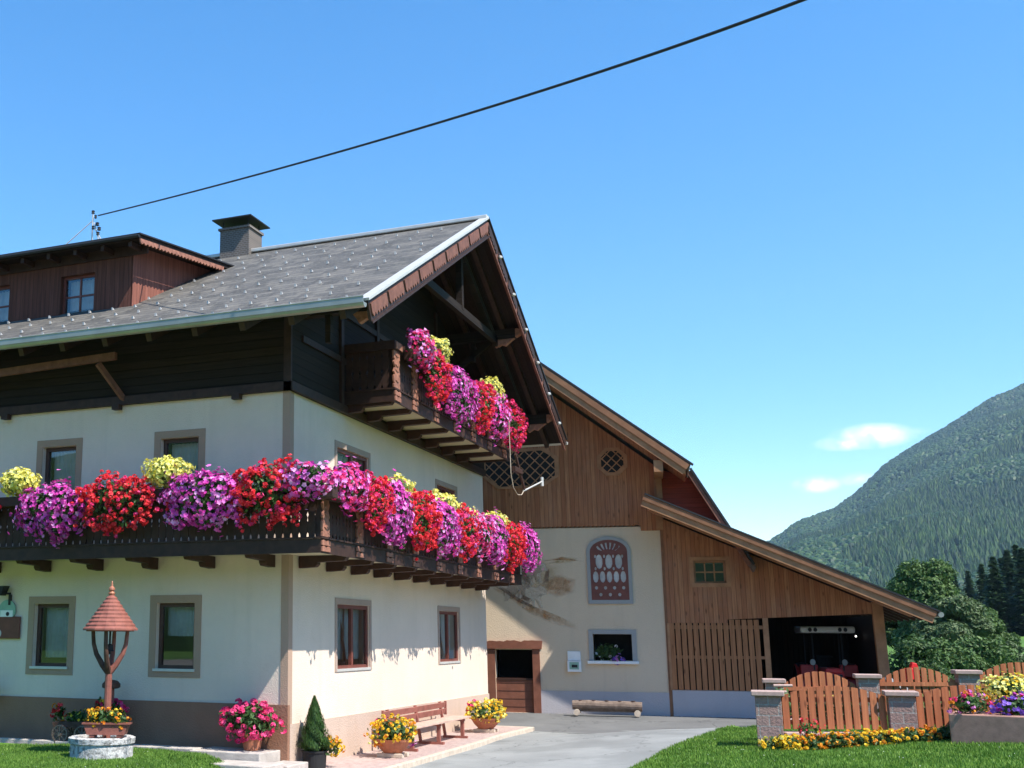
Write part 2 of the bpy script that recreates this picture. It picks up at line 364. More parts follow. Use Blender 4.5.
def holed(mb, u0, u1, z0, z1, rects, mp, depth, zbreaks=()):
    us = sorted({u0, u1, *[r[0] for r in rects], *[r[1] for r in rects]}); zs = sorted({z0, z1, *zbreaks, *[r[2] for r in rects], *[r[3] for r in rects]})
    for a, b in zip(us, us[1:]):
        for c, d in zip(zs, zs[1:]):
            um, zm = (a + b) / 2, (c + d) / 2
            if any(r[0] < um < r[1] and r[2] < zm < r[3] for r in rects): continue
            mb.add([mp(a, c, 0), mp(b, c, 0), mp(b, d, 0), mp(a, d, 0)], [(0, 1, 2, 3)])
    for a, b, c, d in rects:
        for (p, q) in (((a, c), (b, c)), ((b, c), (b, d)), ((b, d), (a, d)), ((a, d), (a, c))):
            mb.add([mp(*p, 0), mp(*q, 0), mp(*q, depth), mp(*p, depth)], [(0, 1, 2, 3)])

def RC(lat, dep):   # a frame square to the two garden fences
    h = Vector((CAM.x, CAM.y, 0)); return h + Vector((-math.sin(YAW), math.cos(YAW), 0)) * dep + Vector((math.cos(YAW), math.sin(YAW), 0)) * lat
def LD(x, y):
    dx, dy = x - CAM.x, y - CAM.y; return dx * math.cos(YAW) + dy * math.sin(YAW), -dx * math.sin(YAW) + dy * math.cos(YAW)
def ss(a, b, x):
    t = max(0, min(1, (x - a) / (b - a))); return t * t * (3 - 2 * t)
def zg(x, y):
    lat, dep = LD(x, y)
    z = -.42 + .20 * ss(11.5, 15.2, y)
    z += ss(.35, -1.2, x) * ss(3, .5, y) * (-.06 + .42)
    e = .36 * ss(3.5, 9, lat) + max(0, min(8, lat - 9)) * .07
    e *= ss(30, 26.5, dep)
    z += e * ss(0, 2, x + 2)
    return z
def mtn(lat, dep):
    r = lat / max(dep, 1)
    z = 0
    z += max(0, dep - 40) * .018 * ss(.40, .64, r) * ss(900, 300, dep) + 4.0 * ss(60, 400, dep)
    return z
# ---------------------------------------------------------------- the ground and its sheets
import bmesh
def sheet(name, poly, mat, off, step=.8, hf=zg, kind=True):
    bm = bmesh.new(); f = bm.faces.new([bm.verts.new((x, y, 0)) for x, y in poly])
    xs = [p[0] for p in poly]; ys = [p[1] for p in poly]
    k = min(xs) + step
    while k < max(xs): bmesh.ops.bisect_plane(bm, geom=bm.verts[:] + bm.edges[:] + bm.faces[:], plane_co=(k, 0, 0), plane_no=(1, 0, 0)); k += step
    k = min(ys) + step
    while k < max(ys): bmesh.ops.bisect_plane(bm, geom=bm.verts[:] + bm.edges[:] + bm.faces[:], plane_co=(0, k, 0), plane_no=(0, 1, 0)); k += step
    for v in bm.verts: v.co.z = hf(v.co.x, v.co.y) + off
    bmesh.ops.triangulate(bm, faces=bm.faces[:]); bmesh.ops.recalc_face_normals(bm, faces=bm.faces[:])
    if sum(f.normal.z for f in bm.faces) < 0: bmesh.ops.reverse_faces(bm, faces=bm.faces[:])
    me = bpy.data.meshes.new(name); bm.to_mesh(me); bm.free(); me.materials.append(MATS[mat])
    o = bpy.data.objects.new(name, me); COL.objects.link(o)
    if kind: struct(o)
    return o
def warp(u): return u if abs(u) < 40 else math.copysign(40 * math.exp((abs(u) - 40) / 40), u)
g = MB(); n1 = 281; L = 40 + 40 * math.log(4000 / 40)
cs = [warp(-L + 2 * L * i / (n1 - 1)) for i in range(n1)]
def gz(x, y):
    lat, dep = LD(x, y)
    far = ss(34, 45, dep); fl = ss(45, 90, abs(lat)); k = max(far, fl)
    return (zg(x, y) - .16) * (1 - k) + (-.3 + (mtn(lat, dep) if dep > 0 else 0)) * k
g.v = [(CAM.x + a, CAM.y + 20 + b, gz(CAM.x + a, CAM.y + 20 + b)) for b in cs for a in cs]
g.f = [(j * n1 + i, j * n1 + i + 1, (j + 1) * n1 + i + 1, (j + 1) * n1 + i) for j in range(n1 - 1) for i in range(n1 - 1)]; g.mi = [0] * len(g.f)
struct(g.build('ground', 'meadow', smooth=True))
def rc2(lat, dep): p = RC(lat, dep); return (p.x, p.y)
sheet('bounce_forecourt', [(-40, -75), (60, -75), (60, -16.2), (-40, -16.2)], 'garden_gravel', -.03, 4)  # unseen gravel added around the viewer for neutral bounce light and grey reflections
sheet('road', [(1.35, -16.1), (12, -16.1), (16, 0), (16, 14), (13, 22), (0.2, 22), (0.05, 13.0), (0.05, 11.4), (1.35, 11.4)], 'asphalt_old', -.035)
sheet('farmyard', [(0.02, 11.55), (1.33, 11.46), (3.1, 11.0), (5.2, 10.7), (8.2, 11.6), (16, 15.4), (20, 24), (-.8, 24), (-1.2, 14.8), (0.02, 13)], 'asphalt_new', -.030)
east = [(5.35, -16), (5.0, -1.0), (5.17, 1.4), (5.45, 4.2), (5.85, 6.9), (6.25, 9.0), (6.65, 10.25), rc2(9.0, 26.2), rc2(30, 26.6), rc2(30, -2)]
LE = sheet('lawn_east', east, 'lawn_soil', -.02)
west = [(-14, -16), (-.2, -16), (.35, -6), (.4, -2.6), (.02, -1.75), (-.7, -1.05), (-1.6, -.85), (-3.5, -.75), (-14, -.7)]
LW = sheet('lawn_west', west, 'lawn_soil', -.02)
sheet('dirt_strip', [(-14, -.7), (-3.5, -.72), (-1.6, -.8), (-.75, -1.0), (0, -1.6), (.5, -3.0), (1.33, -3.0), (1.33, .2), (0.1, 0.1), (-14, .02)], 'garden_gravel', -.027)
pv = MB()
sheet('pavement', [(.03, .05), (.55, -1.55), (.75, -5), (1.32, -5), (1.32, 11.45), (.03, 11.45)], 'paving_brick', .055)
k = MB()
for i in range(33):
    y0 = -5 + i * .5; k.box(1.322, 1.44, y0 + .004, y0 + .496, -.7, zg(1.38, y0 + .25) + .062)
k.box(.03, 1.44, 11.454, 11.56, -.7, zg(.7, 11.5) + .06)
struct(k.build('kerb', 'sandstone', bevel=.01))
# ---------------------------------------------------------------- the farmhouse
SL = .523; YE = -1.35; ZE = 7.30; YR = 6.25; XR = 2.02; XL = -15.0; ZR = ZE + SL * (YR - YE) - .0
H = thing('farmhouse', 'white alpine farmhouse with dark wooden gable, grey slate roof and two flowered balconies', 'house')
mA = lambda u, z, d: (u, 0 + d, z)
mB = lambda u, z, d: (0 - d, u, z)
WA = [(-5.40, -4.60, 1.26, 2.44), (-2.66, -1.86, 1.26, 2.44), (-5.40, -4.60, 4.2, 5.49), (-2.68, -1.86, 4.2, 5.49)]
WAx = [(-9.6, -8.7, 1.26, 2.44), (-9.6, -8.7, 4.2, 5.49), (-12.5, -11.7, 1.26, 2.44), (-12.5, -11.7, 4.2, 5.49), ]
WB = [(2.18, 3.86, 1.24, 2.46), (8.42, 9.98, 1.26, 2.46), (2.18, 3.86, 4.2, 5.5), (8.42, 9.98, 4.2, 5.5)]
w = MB(); holed(w, -14.5, 0, .70, 6.2, WA + WAx, mA, .3); holed(w, 0, 12.5, .38, 6.2, WB, mB, .3)
w.add([(-14.5, 0, -.6), (-14.5, 12.5, -.6), (-14.5, 12.5, 6.2), (-14.5, 0, 6.2)], [(0, 1, 2, 3)])
w.add([(-14.5, 12.5, -.6), (0, 12.5, -.6), (0, 12.5, 6.2), (-14.5, 12.5, 6.2)], [(0, 1, 2, 3)])
w.build('wall', 'house_plaster', H)
p = MB(); p.box(-14.5, .025, -.035, .05, -.6, .705); p.build('plinth', 'plinth_plaster', H)
p = MB(); p.box(-.05, .03, .052, 12.5, -.6, .385); p.build('plinth', 'plinth_pale', H)
q = MB(); q.box(-.13, .012, -.014, .05, .707, 6.2); q.build('quoin', 'quoin_paint', H)
q = MB(); q.box(-.05, .014, -.012, .16, .387, 6.2); q.build('quoin', 'quoin_paint', H)
# upper timber storey: front wall, gable wall, back and left end
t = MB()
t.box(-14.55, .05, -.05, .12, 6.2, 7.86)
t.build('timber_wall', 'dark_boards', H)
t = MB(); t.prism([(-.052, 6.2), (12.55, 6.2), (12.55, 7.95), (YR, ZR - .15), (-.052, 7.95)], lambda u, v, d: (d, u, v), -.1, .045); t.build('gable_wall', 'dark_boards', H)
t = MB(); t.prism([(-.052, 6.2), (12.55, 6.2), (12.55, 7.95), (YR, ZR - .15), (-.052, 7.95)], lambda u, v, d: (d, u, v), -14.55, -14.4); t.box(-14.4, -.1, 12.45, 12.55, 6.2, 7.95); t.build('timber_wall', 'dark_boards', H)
# studs, sill beam and beam ends on the timber wall
t = MB()
for x in (-14.3, -11.6, -9, -6.35, -3.7, -1.1):
    t.box(x, x + .16, -.18, -.052, 6.1, 6.2)
for x in (-.08,): t.box(x, x + .15, -.10, -.052, 6.2, 7.75)
t.box(-14.5, .1, -.10, -.052, 6.2, 6.36)
t.box(.047, .10, -.05, 12.5, 6.2, 6.36)
t.box(.047, .09, .4, 12.1, 7.2, 7.32); t.box(.047, .09, 1.3, 11.2, 8.2, 8.32)
for y in (2.2, 4.2, 8.3, 10.3): t.box(.047, .10, y, y + .14, 6.362, 7.9 + (min(y, 12.5 - y)) * .45)
t.build('timber_frame', 'balcony_wood', H)
def rz_(y): return ZE + SL * (min(y, 2 * YR - y) - YE)
# roof
r = MB(); th = .14
for sgn in (0, 1):
    fy = (lambda y: y) if not sgn else (lambda y: 2 * YR - y)
    vs = [(XL, fy(YE), ZE), (XR, fy(YE), ZE), (XR, YR, ZR), (XL, YR, ZR)]
    vs += [(x, y, z - .05) for x, y, z in vs]
    r.add(vs, [(0, 1, 2, 3), (4, 7, 6, 5), (0, 4, 5, 1), (0, 3, 7, 4), (1, 5, 6, 2)])
RF = r.build('roof', 'roof_slates', H)
so_ = MB()
for sgn in (0, 1):
    fy = (lambda y: y) if not sgn else (lambda y: 2 * YR - y)
    vs = [(XL + .05, fy(YE + .05), ZE - .055), (XR - .05, fy(YE + .05), ZE - .055), (XR - .05, YR, ZR - .08), (XL + .05, YR, ZR - .08)]
    vs += [(x, y, z - .05) for x, y, z in vs]
    so_.add(vs, [(0, 1, 2, 3), (4, 7, 6, 5), (0, 4, 5, 1), (0, 3, 7, 4), (1, 5, 6, 2)])
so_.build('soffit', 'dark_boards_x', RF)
rf = MB()
for i in range(18):
    x = -14.6 + i * .95
    if x > -.1 and x < .3: continue
    if x > 1.9: continue
    for sgn in (0, 1):
        fy = (lambda y: y) if not sgn else (lambda y: 2 * YR - y)
        rf.beam((x, fy(YE + .12), ZE - .19 + .03), (x, YR, ZR - .22), .11, .16)
rf.build('rafter', 'balcony_wood', RF)
pr = MB()
for y in (.05, 3.2, YR, 9.3, 12.45):
    zt = rz_(y) - .36
    pr.box(-.1, 1.86, y - .1, y + .1, zt - .13, zt + .11)
    pr.beam((.06, y, zt - 1.0), (1.3, y, zt - .1), .12, .14) if y > .1 else None
    pr.beam((.75, y, zt - .13), (.75, y, zt - .65), .1, .12)
pr.beam((1.35, .2, rz_(.2) - .62), (1.35, 6.2, ZR - .62), .12, .18); pr.beam((1.35, 12.3, rz_(.2) - .62), (1.35, 6.3, ZR - .62), .12, .18)
pr.box(1.29, 1.41, 3.0, 9.5, rz_(3.2) - .6, rz_(3.2) - .42)
pr.beam((1.35, 6.25, ZR - .7), (1.35, 6.25, rz_(3.2) - .5), .14, .14)
pr.build('purlin', 'dark_boards', RF)
for y in (.05, 3.2, YR, 9.3, 12.45):     # carved purlin heads
    zt = rz_(y) - .36; c = MB()
    c.prism([(1.862, zt - .12), (1.98, zt - .06), (2.0, zt + .06), (1.93, zt + .1), (1.862, zt + .1)], lambda u, v, d: (u, d, v), y - .085, y + .085)
    c.prism([(1.2, zt - .14), (1.84, zt - .14), (1.72, zt - .22), (1.6, zt - .32), (1.5, zt - .28), (1.36, zt - .36), (1.3, zt - .26)], lambda u, v, d: (u, d, v), y - .06, y + .06)
    c.build('purlin_head', 'carved_wood', RF, bevel=.01)
# gutter and brackets, verge flashing, scalloped verge boards
gt = MB(); nn = 8
prof = [(YE - .02 - .075 + .075 * math.cos(a), ZE - .06 + .08 * math.sin(a)) for a in [math.pi + math.pi * i / nn for i in range(nn + 1)]]
prof2 = [(y * 1, z) for y, z in prof]
vs = [(x, y, z) for x in (XL, XR + .02) for y, z in prof]; k = nn + 1
gt.add(vs, [(i, i + 1, k + i + 1, k + i) for i in range(nn)] + [tuple(range(k)), tuple(range(k, 2 * k))])
for x in [XL + .9 * i for i in range(19)]:
    if x < XR: gt.tube([(x, YE + .06, ZE + .0), (x, YE - .095, ZE - .0)], .012, 6)
gt.box(XL, XR + .02, YE - .185, YE - .168, ZE - .075, ZE + .03)
gt.tube([(XL, YE - .18, ZE + .03), (XR + .02, YE - .18, ZE + .03)], .014, 6)
gt.build('gutter', 'zinc', H)
gt2 = MB(); vs = [(x, 2 * YR - y, z) for x in (XL, XR + .06) for y, z in prof]
gt2.add(vs, [(i, i + 1, k + i + 1, k + i) for i in range(nn)] + [tuple(range(k)), tuple(range(k, 2 * k))]); gt2.build('gutter', 'pale_metal', H)
nrm = Vector((0, -SL, 1)).normalized(); up = Vector((0, 1, SL)).normalized()
def verge(s0, s1, x0, x1, t0, t1, back=False):   # box running along the verge, s = distance up the slope
    e0 = Vector((0, YE, ZE)); vs = []
    for x in (x0, x1):
        for s_ in (s0, s1):
            for t_ in (t0, t1):
                q_ = e0 + up * s_ + nrm * t_; vs.append((x, q_.y if not back else 2 * YR - q_.y, q_.z))
    return vs
LS = (YR - YE) / up.y; BF = [(0, 1, 3, 2), (4, 6, 7, 5), (0, 4, 5, 1), (2, 3, 7, 6), (0, 2, 6, 4), (1, 5, 7, 3)]
fl = MB(); fl.add(verge(-.03, LS + .02, XR - .13, XR + .07, .005, .05), BF); fl.build('verge_flashing', 'pale_metal', H)
fl = MB(); fl.add(verge(-.03, LS + .02, XR - .13, XR + .07, .003, .048, True), BF); fl.build('verge_flashing', 'dark_metal', H)
rc = MB(); rc.box(XL, XR + .05, YR - .13, YR + .13, ZR - .02, ZR + .075); rc.build('ridge_cap', 'pale_metal', H, bevel=.02)
for back in (False, True):
    vb = MB(); vb.add(verge(0, LS - .05, XR, XR + .03, -.17, .0, back), BF); vb.build('barge_board', 'balcony_wood', H)
    NP = 9; pl = LS / NP; e0 = Vector((0, YE, ZE))
    vp = MB()
    for i in range(NP):
        a, b = i * pl + .06, (i + 1) * pl - .06
        pts = [(a, -.07), (b, -.07), (b, -.25)]
        m_ = 6
        for j in range(m_):   # scalloped lower edge
            c0 = b - (b - a) * j / m_; c1 = b - (b - a) * (j + 1) / m_
            pts += [(c0 - .012, -.25), ((c0 + c1) / 2 + .02, -.30), ((c0 + c1) / 2 - .02, -.30), (c1 + .012, -.25)]
        pts.append((a, -.25))
        def mv(u, v, d, back=back):
            q_ = e0 + up * u + nrm * v; return (d, q_.y if not back else 2 * YR - q_.y, q_.z)
        vp.prism(pts, mv, XR + .032, XR + .055)
    vp.build('verge_panel', 'rake_wood' if not back else 'balcony_wood', H)
    tr = MB(); tr.add(verge(0, LS - .1, XR + .032, XR + .052, -.40, -.36, back), BF); tr.add(verge(0, LS - .05, XR - .02, XR + .03, -.36, -.172, back), BF)
    tr.build('barge_board', 'balcony_wood' if not back else 'rake_wood', H)
    if back:
        for s_ in (1.0, 2.3, 3.6, 4.9, 6.2, 7.5): 
            q_ = e0 + up * s_ + nrm * -.2; c = MB(); c.lathe([(.02, -.03), (.05, -.01), (.05, .03), (.02, .05)], (XR + .08, 2 * YR - q_.y, q_.z), 8); c.build('verge_hook', 'pale_metal', H)
# snow guards, staggered rows of small hooks
sg = MB(); sg.add([(-.019, -.03, -.008), (.019, -.03, -.008), (.019, .03, .018), (-.019, .03, .018), (-.019, -.034, .05), (.019, -.034, .05)], [(0, 1, 2, 3), (0, 1, 5, 4), (0, 4, 3), (1, 2, 5)])
sgm = None; cnt = 0
DX1 = -4.05; rng = random.Random(3); rest = MB(); spots = []
for rw, s_ in enumerate((.35, .95, 1.6, 2.3, 3.1, 3.9, 4.8, 5.7, 6.7, 7.7)):
    q_ = Vector((0, YE, ZE)) + up * s_
    i = 0; x = XR - .35 - (.35 if rw % 2 else 0)
    x -= rng.uniform(0, .5)
    while x > -14.5:
        if not (q_.y > .9 and x < -3.95 + max(0, 0) and q_.y < 4.3 and x < -3.5): spots.append((x + rng.uniform(-.02, .02), q_.y, q_.z + .012))
        x -= .52 + rng.uniform(-.03, .03)
spots.sort(key=lambda s: (Vector(s) - CAM).length)
for s_ in spots[:99]:
    if sgm is None:
        o = sg.build('snow_guard', 'guard_metal', RF); sgm = o
    else: o = sgm.copy(); COL.objects.link(o)
    o.parent = RF; o.location = s_; o.rotation_euler.z = rng.uniform(-.2, .2)
for s_ in spots[99:]:
    rest.add([(a + s_[0], b + s_[1], c + s_[2]) for a, b, c in sg.v], sg.f)
o = rest.build('snow_guard', 'guard_metal', RF); o['kind'] = 'stuff'
# windows
def window(parent, rect, mp, frame='window_frame', trim=None, sill='pale_metal', sashes=1, tilt=False, tw=.14, sillproj=.06, curt=1.0, tname='window', bars=None, bw=.07):
    a, b, c, d = rect; root = MB()
    def fr(mb, a, b, c, d, w_, d0, d1):
        for (p0, p1, q0, q1) in ((a, b, c, c + w_), (a, b, d - w_, d), (a, a + w_, c + w_, d - w_), (b - w_, b, c + w_, d - w_)):
            mb.prism([(p0, q0), (p1, q0), (p1, q1), (p0, q1)], mp, d0, d1)
    fr(root, a + .002, b - .002, c + .002, d - .002, bw, .10, .17)
    wn_ = (b - a) / sashes
    for i in range(1, sashes): root.prism([(a + i * wn_ - .045, c + bw), (a + i * wn_ + .045, c + bw), (a + i * wn_ + .045, d - bw), (a + i * wn_ - .045, d - bw)], mp, .10, .17)
    wo = root.build(tname, frame, parent)
    for i in range(sashes):
        s0, s1 = a + i * wn_ + bw * .98, a + (i + 1) * wn_ - bw * .98; z0, z1 = c + bw, d - bw
        gl = MB(); gl.add([mp(s0, z0, .135), mp(s1, z0, .135), mp(s1, z1, .135), mp(s0, z1, .135)], [(0, 1, 2, 3)])
        gl.build('pane', 'glass', wo)
        if tilt and i == 0:
            f = MB(); L_ = .17
            def mt(u, z, dd): return mp(u, z, dd + .02 + L_ * (z - c) / (d - c))
            mp_ = mp
            for (p0, p1, q0, q1) in ((s0, s1, z0, z0 + .06), (s0, s1, z1 - .06, z1), (s0, s0 + .06, z0, z1), (s1 - .06, s1, z0, z1)):
                f.prism([(p0, q0), (p1, q0), (p1, q1), (p0, q1)], mt, .15, .19)
            f.build('sash', frame, wo)
        # net curtain hanging in folds behind the pane
        cu = MB(); nf = 26; base = len(cu.v); top = z1; bot = z0 + (z1 - z0) * (1 - curt)
        for j in range(nf + 1):
            u = s0 + (s1 - s0) * j / nf; dd = .30 + .025 * math.sin(j * 1.9) + .01 * math.sin(j * 4.3)
            cu.v += [mp(u, top, dd), mp(u, bot, dd + .01)]
        cu.f = [(2 * j, 2 * j + 2, 2 * j + 3, 2 * j + 1) for j in range(nf)]; cu.mi = [0] * nf
        cu.build('curtain', 'curtain', wo, smooth=True)
    if bars:
        bmz = MB()
        for j in range(1, bars[0]): u = a + bw + (b - a - 2 * bw) * j / bars[0]; bmz.prism([(u - .018, c + bw), (u + .018, c + bw), (u + .018, d - bw), (u - .018, d - bw)], mp, .115, .155)
        for j in range(1, bars[1]): z = c + bw + (d - c - 2 * bw) * j / bars[1]; bmz.prism([(a + bw, z - .018), (b - bw, z - .018), (b - bw, z + .018), (a + bw, z + .018)], mp, .117, .153)
        bmz.build('glazing_bar', frame, wo)
    if trim:
        t_ = MB(); fr(t_, a - tw, b + tw, c - tw, d + tw, tw - .002, -.014, .004); t_.build('trim', trim, wo)
    if sill:
        s_ = MB(); s_.prism([(a - .03, c - .035), (b + .03, c - .035), (b + .03, c + .012), (a - .03, c + .012)], mp, -sillproj, .098); s_.build('sill', sill, wo)
    return wo
for rr in WA + WAx: window(H, rr, mA, trim='trim_paint', curt=.92 if rr[2] > 3 else (.9 if rr[0] < -4 else .5), sillproj=.045)
mBw = lambda u, z, d: (.07 - d, u, z)
for i, rr in enumerate(WB): window(H, rr, mBw, trim=None, sashes=2, tilt=True, tw=.13, sillproj=-.05, curt=.9, frame='window_frame_red')
for a, b, c, d in WB:
    t_ = MB()
    for (p0, p1, q0, q1) in ((a - .11, b + .11, d, d + .12), (a - .11, a - .002, c - .04, d - .001), (b + .002, b + .11, c - .04, d - .001)): t_.prism([(p0, q0), (p1, q0), (p1, q1), (p0, q1)], mB, -.014, .004)
    t_.build('window_surround', 'trim_rose', H)
# dormer
YD = .95; DXR = -4.08; DXL = -11.5; zD = 9.72 - .02
def dz(y): return 9.80 + (y - .45) * .105
dsl = .125
def dz(y): return 9.83 + (y - .45) * dsl
Dm = MB()
mD = lambda u, z, d: (u, YD + d, z)
DW = [(-5.88, -5.02, 8.46, 9.36), (-8.1, -7.24, 8.46, 9.36), (-10.2, -9.4, 8.52, 9.30)]
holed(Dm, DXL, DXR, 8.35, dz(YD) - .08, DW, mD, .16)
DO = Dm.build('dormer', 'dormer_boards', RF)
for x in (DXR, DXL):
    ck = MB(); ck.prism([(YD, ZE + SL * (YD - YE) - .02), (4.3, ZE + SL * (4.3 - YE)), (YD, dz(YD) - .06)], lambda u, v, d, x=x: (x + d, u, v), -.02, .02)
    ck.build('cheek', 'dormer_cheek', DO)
dr = MB(); dr.add([(DXL - .4, .45, dz(.45)), (-3.62, .45, dz(.45)), (-3.62, 4.62, dz(4.62)), (DXL - .4, 4.62, dz(4.62)), (DXL - .4, .45, dz(.45) - .08), (-3.62, .45, dz(.45) - .08), (-3.62, 4.4, dz(4.4) - .08), (DXL - .4, 4.4, dz(4.4) - .08)], [(0, 1, 2, 3), (4, 7, 6, 5), (0, 4, 5, 1), (1, 5, 6, 2), (2, 6, 7, 3), (3, 7, 4, 0)])
dr.build('dormer_roof', 'dark_boards_y', DO)
dm = MB(); dm.box(DXL - .42, -3.6, .42, .50, dz(.45) + .003, dz(.45) + .03); dm.add([(-3.66, .42, dz(.42) + .003), (-3.58, .42, dz(.42) + .003), (-3.58, 4.5, dz(4.5) + .003), (-3.66, 4.5, dz(4.5) + .003), (-3.66, .42, dz(.42) + .033), (-3.58, .42, dz(.42) + .033), (-3.58, 4.5, dz(4.5) + .033), (-3.66, 4.5, dz(4.5) + .033)], [(0, 3, 2, 1), (4, 5, 6, 7), (0, 1, 5, 4), (1, 2, 6, 5), (2, 3, 7, 6), (3, 0, 4, 7)])
dm.tube([(DXL - .4, .42, dz(.42) - .03), (-3.6, .42, dz(.42) - .03)], .04, 8); dm.build('eave_flashing', 'dark_metal', DO)
sc = MB(); pts = [(.46, -.085), (4.0, -.085)]; ns = 26
for j in range(ns):
    a_ = 4.0 - 3.54 * j / ns; b_ = 4.0 - 3.54 * (j + 1) / ns
    pts += [(a_ - .01, -.16), ((a_ + b_) / 2, -.2), (b_ + .01, -.16)]
sc.prism(pts, lambda u, v, d: (d, u, dz(u) + v), -3.618, -3.59); sc.build('scalloped_board', 'carved_wood', DO)
sc = MB(); sc.box(DXL, -3.7, .9, .945, dz(YD) - .3, dz(YD) - .09)
for i in range(12): x = DXL + .1 + i * .68; sc.box(x, x + .08, .52, .9, dz(.5) - .2, dz(.5) - .09)
sc.build('dormer_rafter', 'balcony_wood', DO)
for rr in DW: window(DO, rr, mD, sashes=1, tname='dormer_window', bars=(2, 2), sill=None, frame='window_frame_red', bw=.05, curt=.95)
# chimney
cx0, cx1, cy0, cy1 = -4.85, -3.95, 5.95, 6.75
c = MB(); c.box(cx0 + .04, cx1 - .04, cy0 + .04, cy1 - .04, ZR - .5, ZR + .60); CH = c.build('chimney', 'chimney_brick', RF)
c = MB(); c.box(cx0, cx1, cy0, cy1, ZR + .602, ZR + .66); c.build('chimney_rim', 'chimney_brick', CH)
c = MB(); zt = ZR + .88
for x in (cx0 + .1, cx1 - .1):
    for y in (cy0 + .1, cy1 - .1): c.tube([(x, y, ZR + .66), (x, y, zt)], .018, 6)
c.build('cap_stand', 'dark_metal', CH)
c = MB(); c.add([(cx0 - .10, cy0 - .15, zt - .02), (cx1 + .10, cy0 - .15, zt - .02), (cx1 + .10, cy1 + .15, zt - .02), (cx0 - .10, cy1 + .15, zt - .02), ((cx0 + cx1) / 2, (cy0 + cy1) / 2, zt + .2), (cx0 - .10, cy0 - .15, zt - .05), (cx1 + .10, cy0 - .15, zt - .05), (cx1 + .10, cy1 + .15, zt - .05), (cx0 - .10, cy1 + .15, zt - .05)],
            [(0, 1, 4), (1, 2, 4), (2, 3, 4), (3, 0, 4), (8, 7, 6, 5), (0, 5, 6, 1), (1, 6, 7, 2), (2, 7, 8, 3), (3, 8, 5, 0)]); c.build('chimney_cap', 'dark_metal', CH)
# balconies
def balusters(u0, u1, z0, z1, mp, d0, d1, pitch=.15):
    mb = MB(); n_ = max(1, round((u1 - u0) / pitch)); w_ = (u1 - u0) / n_; h = z1 - z0
    prof_ = [(0, .33), (.06, .36), (.10, .47), (.30, .485), (.34, .40), (.40, .46), (.46, .34), (.52, .46), (.60, .485), (.80, .485), (.86, .40), (.92, .485), (1, .49)]
    for i in range(n_):
        c_ = u0 + (i + .5) * w_
        pts = [(c_ + w_ * p_[1], z0 + h * p_[0]) for p_ in prof_] + [(c_ - w_ * p_[1], z0 + h * p_[0]) for p_ in prof_[::-1]]
        mb.prism(pts, mp, d0, d1)
    return mb
def carved_panel(mp, u, z0, z1, d, w_=.30):
    mb = MB(); h = z1 - z0; pts = []
    pr_ = [(0, .5), (.08, .5), (.1, .42), (.16, .5), (.3, .5), (.36, .36), (.42, .5), (.55, .3), (.68, .5), (.75, .36), (.8, .5), (1, .5)]
    pts = [(u + w_ * b, z0 + h * a) for a, b in pr_] + [(u - w_ * b, z0 + h * a) for a, b in pr_[::-1]]
    mb.prism(pts, mp, d - .035, d)
    for zz in (.2, .48, .62, .88): mb.prism([(u - w_ * .3, z0 + h * zz), (u, z0 + h * (zz - .05)), (u + w_ * .3, z0 + h * zz), (u, z0 + h * (zz + .05))], mp, d - .05, d - .036)
    return mb
def balcony(zf, sides, zt, railoff):
    pass
D_ = 1.1
# lower balcony: L-shaped slab round the corner
sb = MB(); sb.box(-14.5, D_ - .04, -D_ + .04, -.016, 3.26, 3.42); sb.box(.016, D_ - .04, -.016, 12.05, 3.262, 3.42)
LB = sb.build('balcony', 'slab_white', H)
fb = MB(); fb.box(-14.5, D_, -D_, -D_ + .038, 3.20, 3.43); fb.box(D_ - .038, D_, -D_ + .04, 12.1, 3.20, 3.43); fb.box(.02, D_, 12.06, 12.1, 3.20, 3.43)
fb.box(-14.5, D_ + .03, -D_ - .03, -D_ + .02, 3.432, 3.46); fb.box(D_ - .02, D_ + .03, -D_ + .022, 12.12, 3.432, 3.46)
fb.build('fascia', 'balcony_wood', LB)
mRA = lambda u, z, d: (u, -D_ + .02 + d, z); mRB = lambda u, z, d: (D_ - .02 - d, u, z)
balusters(-14.5, D_ - .1, 3.462, 4.26, mRA, 0, .028).build('balustrade', 'balcony_wood', LB)
balusters(-D_ + .1, 12.08, 3.462, 4.26, mRB, 0, .028).build('balustrade', 'balcony_wood', LB)
ra = MB(); ra.box(-14.5, D_ + .04, -D_ - .04, -D_ + .1, 4.262, 4.33); ra.box(D_ - .1, D_ + .04, -D_ + .102, 12.12, 4.262, 4.33)
for x in (-14.0, -11.4, -8.8, -6.2, -3.55, -.9, D_ - .07): ra.box(x - .05, x + .05, -D_ + .05, -D_ + .13, 3.462, 4.26)
for y in (1.6, 4.2, 6.8, 9.4, 12.0): ra.box(D_ - .13, D_ - .05, y - .05, y + .05, 3.462, 4.26)
ra.box(.05, D_ - .1, 12.02, 12.08, 4.262, 4.33)
ra.build('handrail', 'balcony_wood', LB)
for y in (-.92, .6, 2.1, 3.6, 5.1, 6.6, 8.1, 9.6, 11.1): carved_panel(mRB, y, 3.47, 4.25, -.006).build('carved_panel', 'carved_wood', LB)
for y in (-.92, .6, 2.1, 3.6, 5.1, 6.6, 8.1, 9.6, 11.1):
    c_ = MB()
    for kz in (0, 1):
        z = 3.225 + kz * .10; c_.prism([(y - .17, z), (y + .17, z), (y + .17, z + .07), (y + .1, z + .09), (y, z + .065), (y - .1, z + .09), (y - .17, z + .07)], mRB, -.045, -.022)
    c_.build('fascia_carving', 'carved_wood', LB)
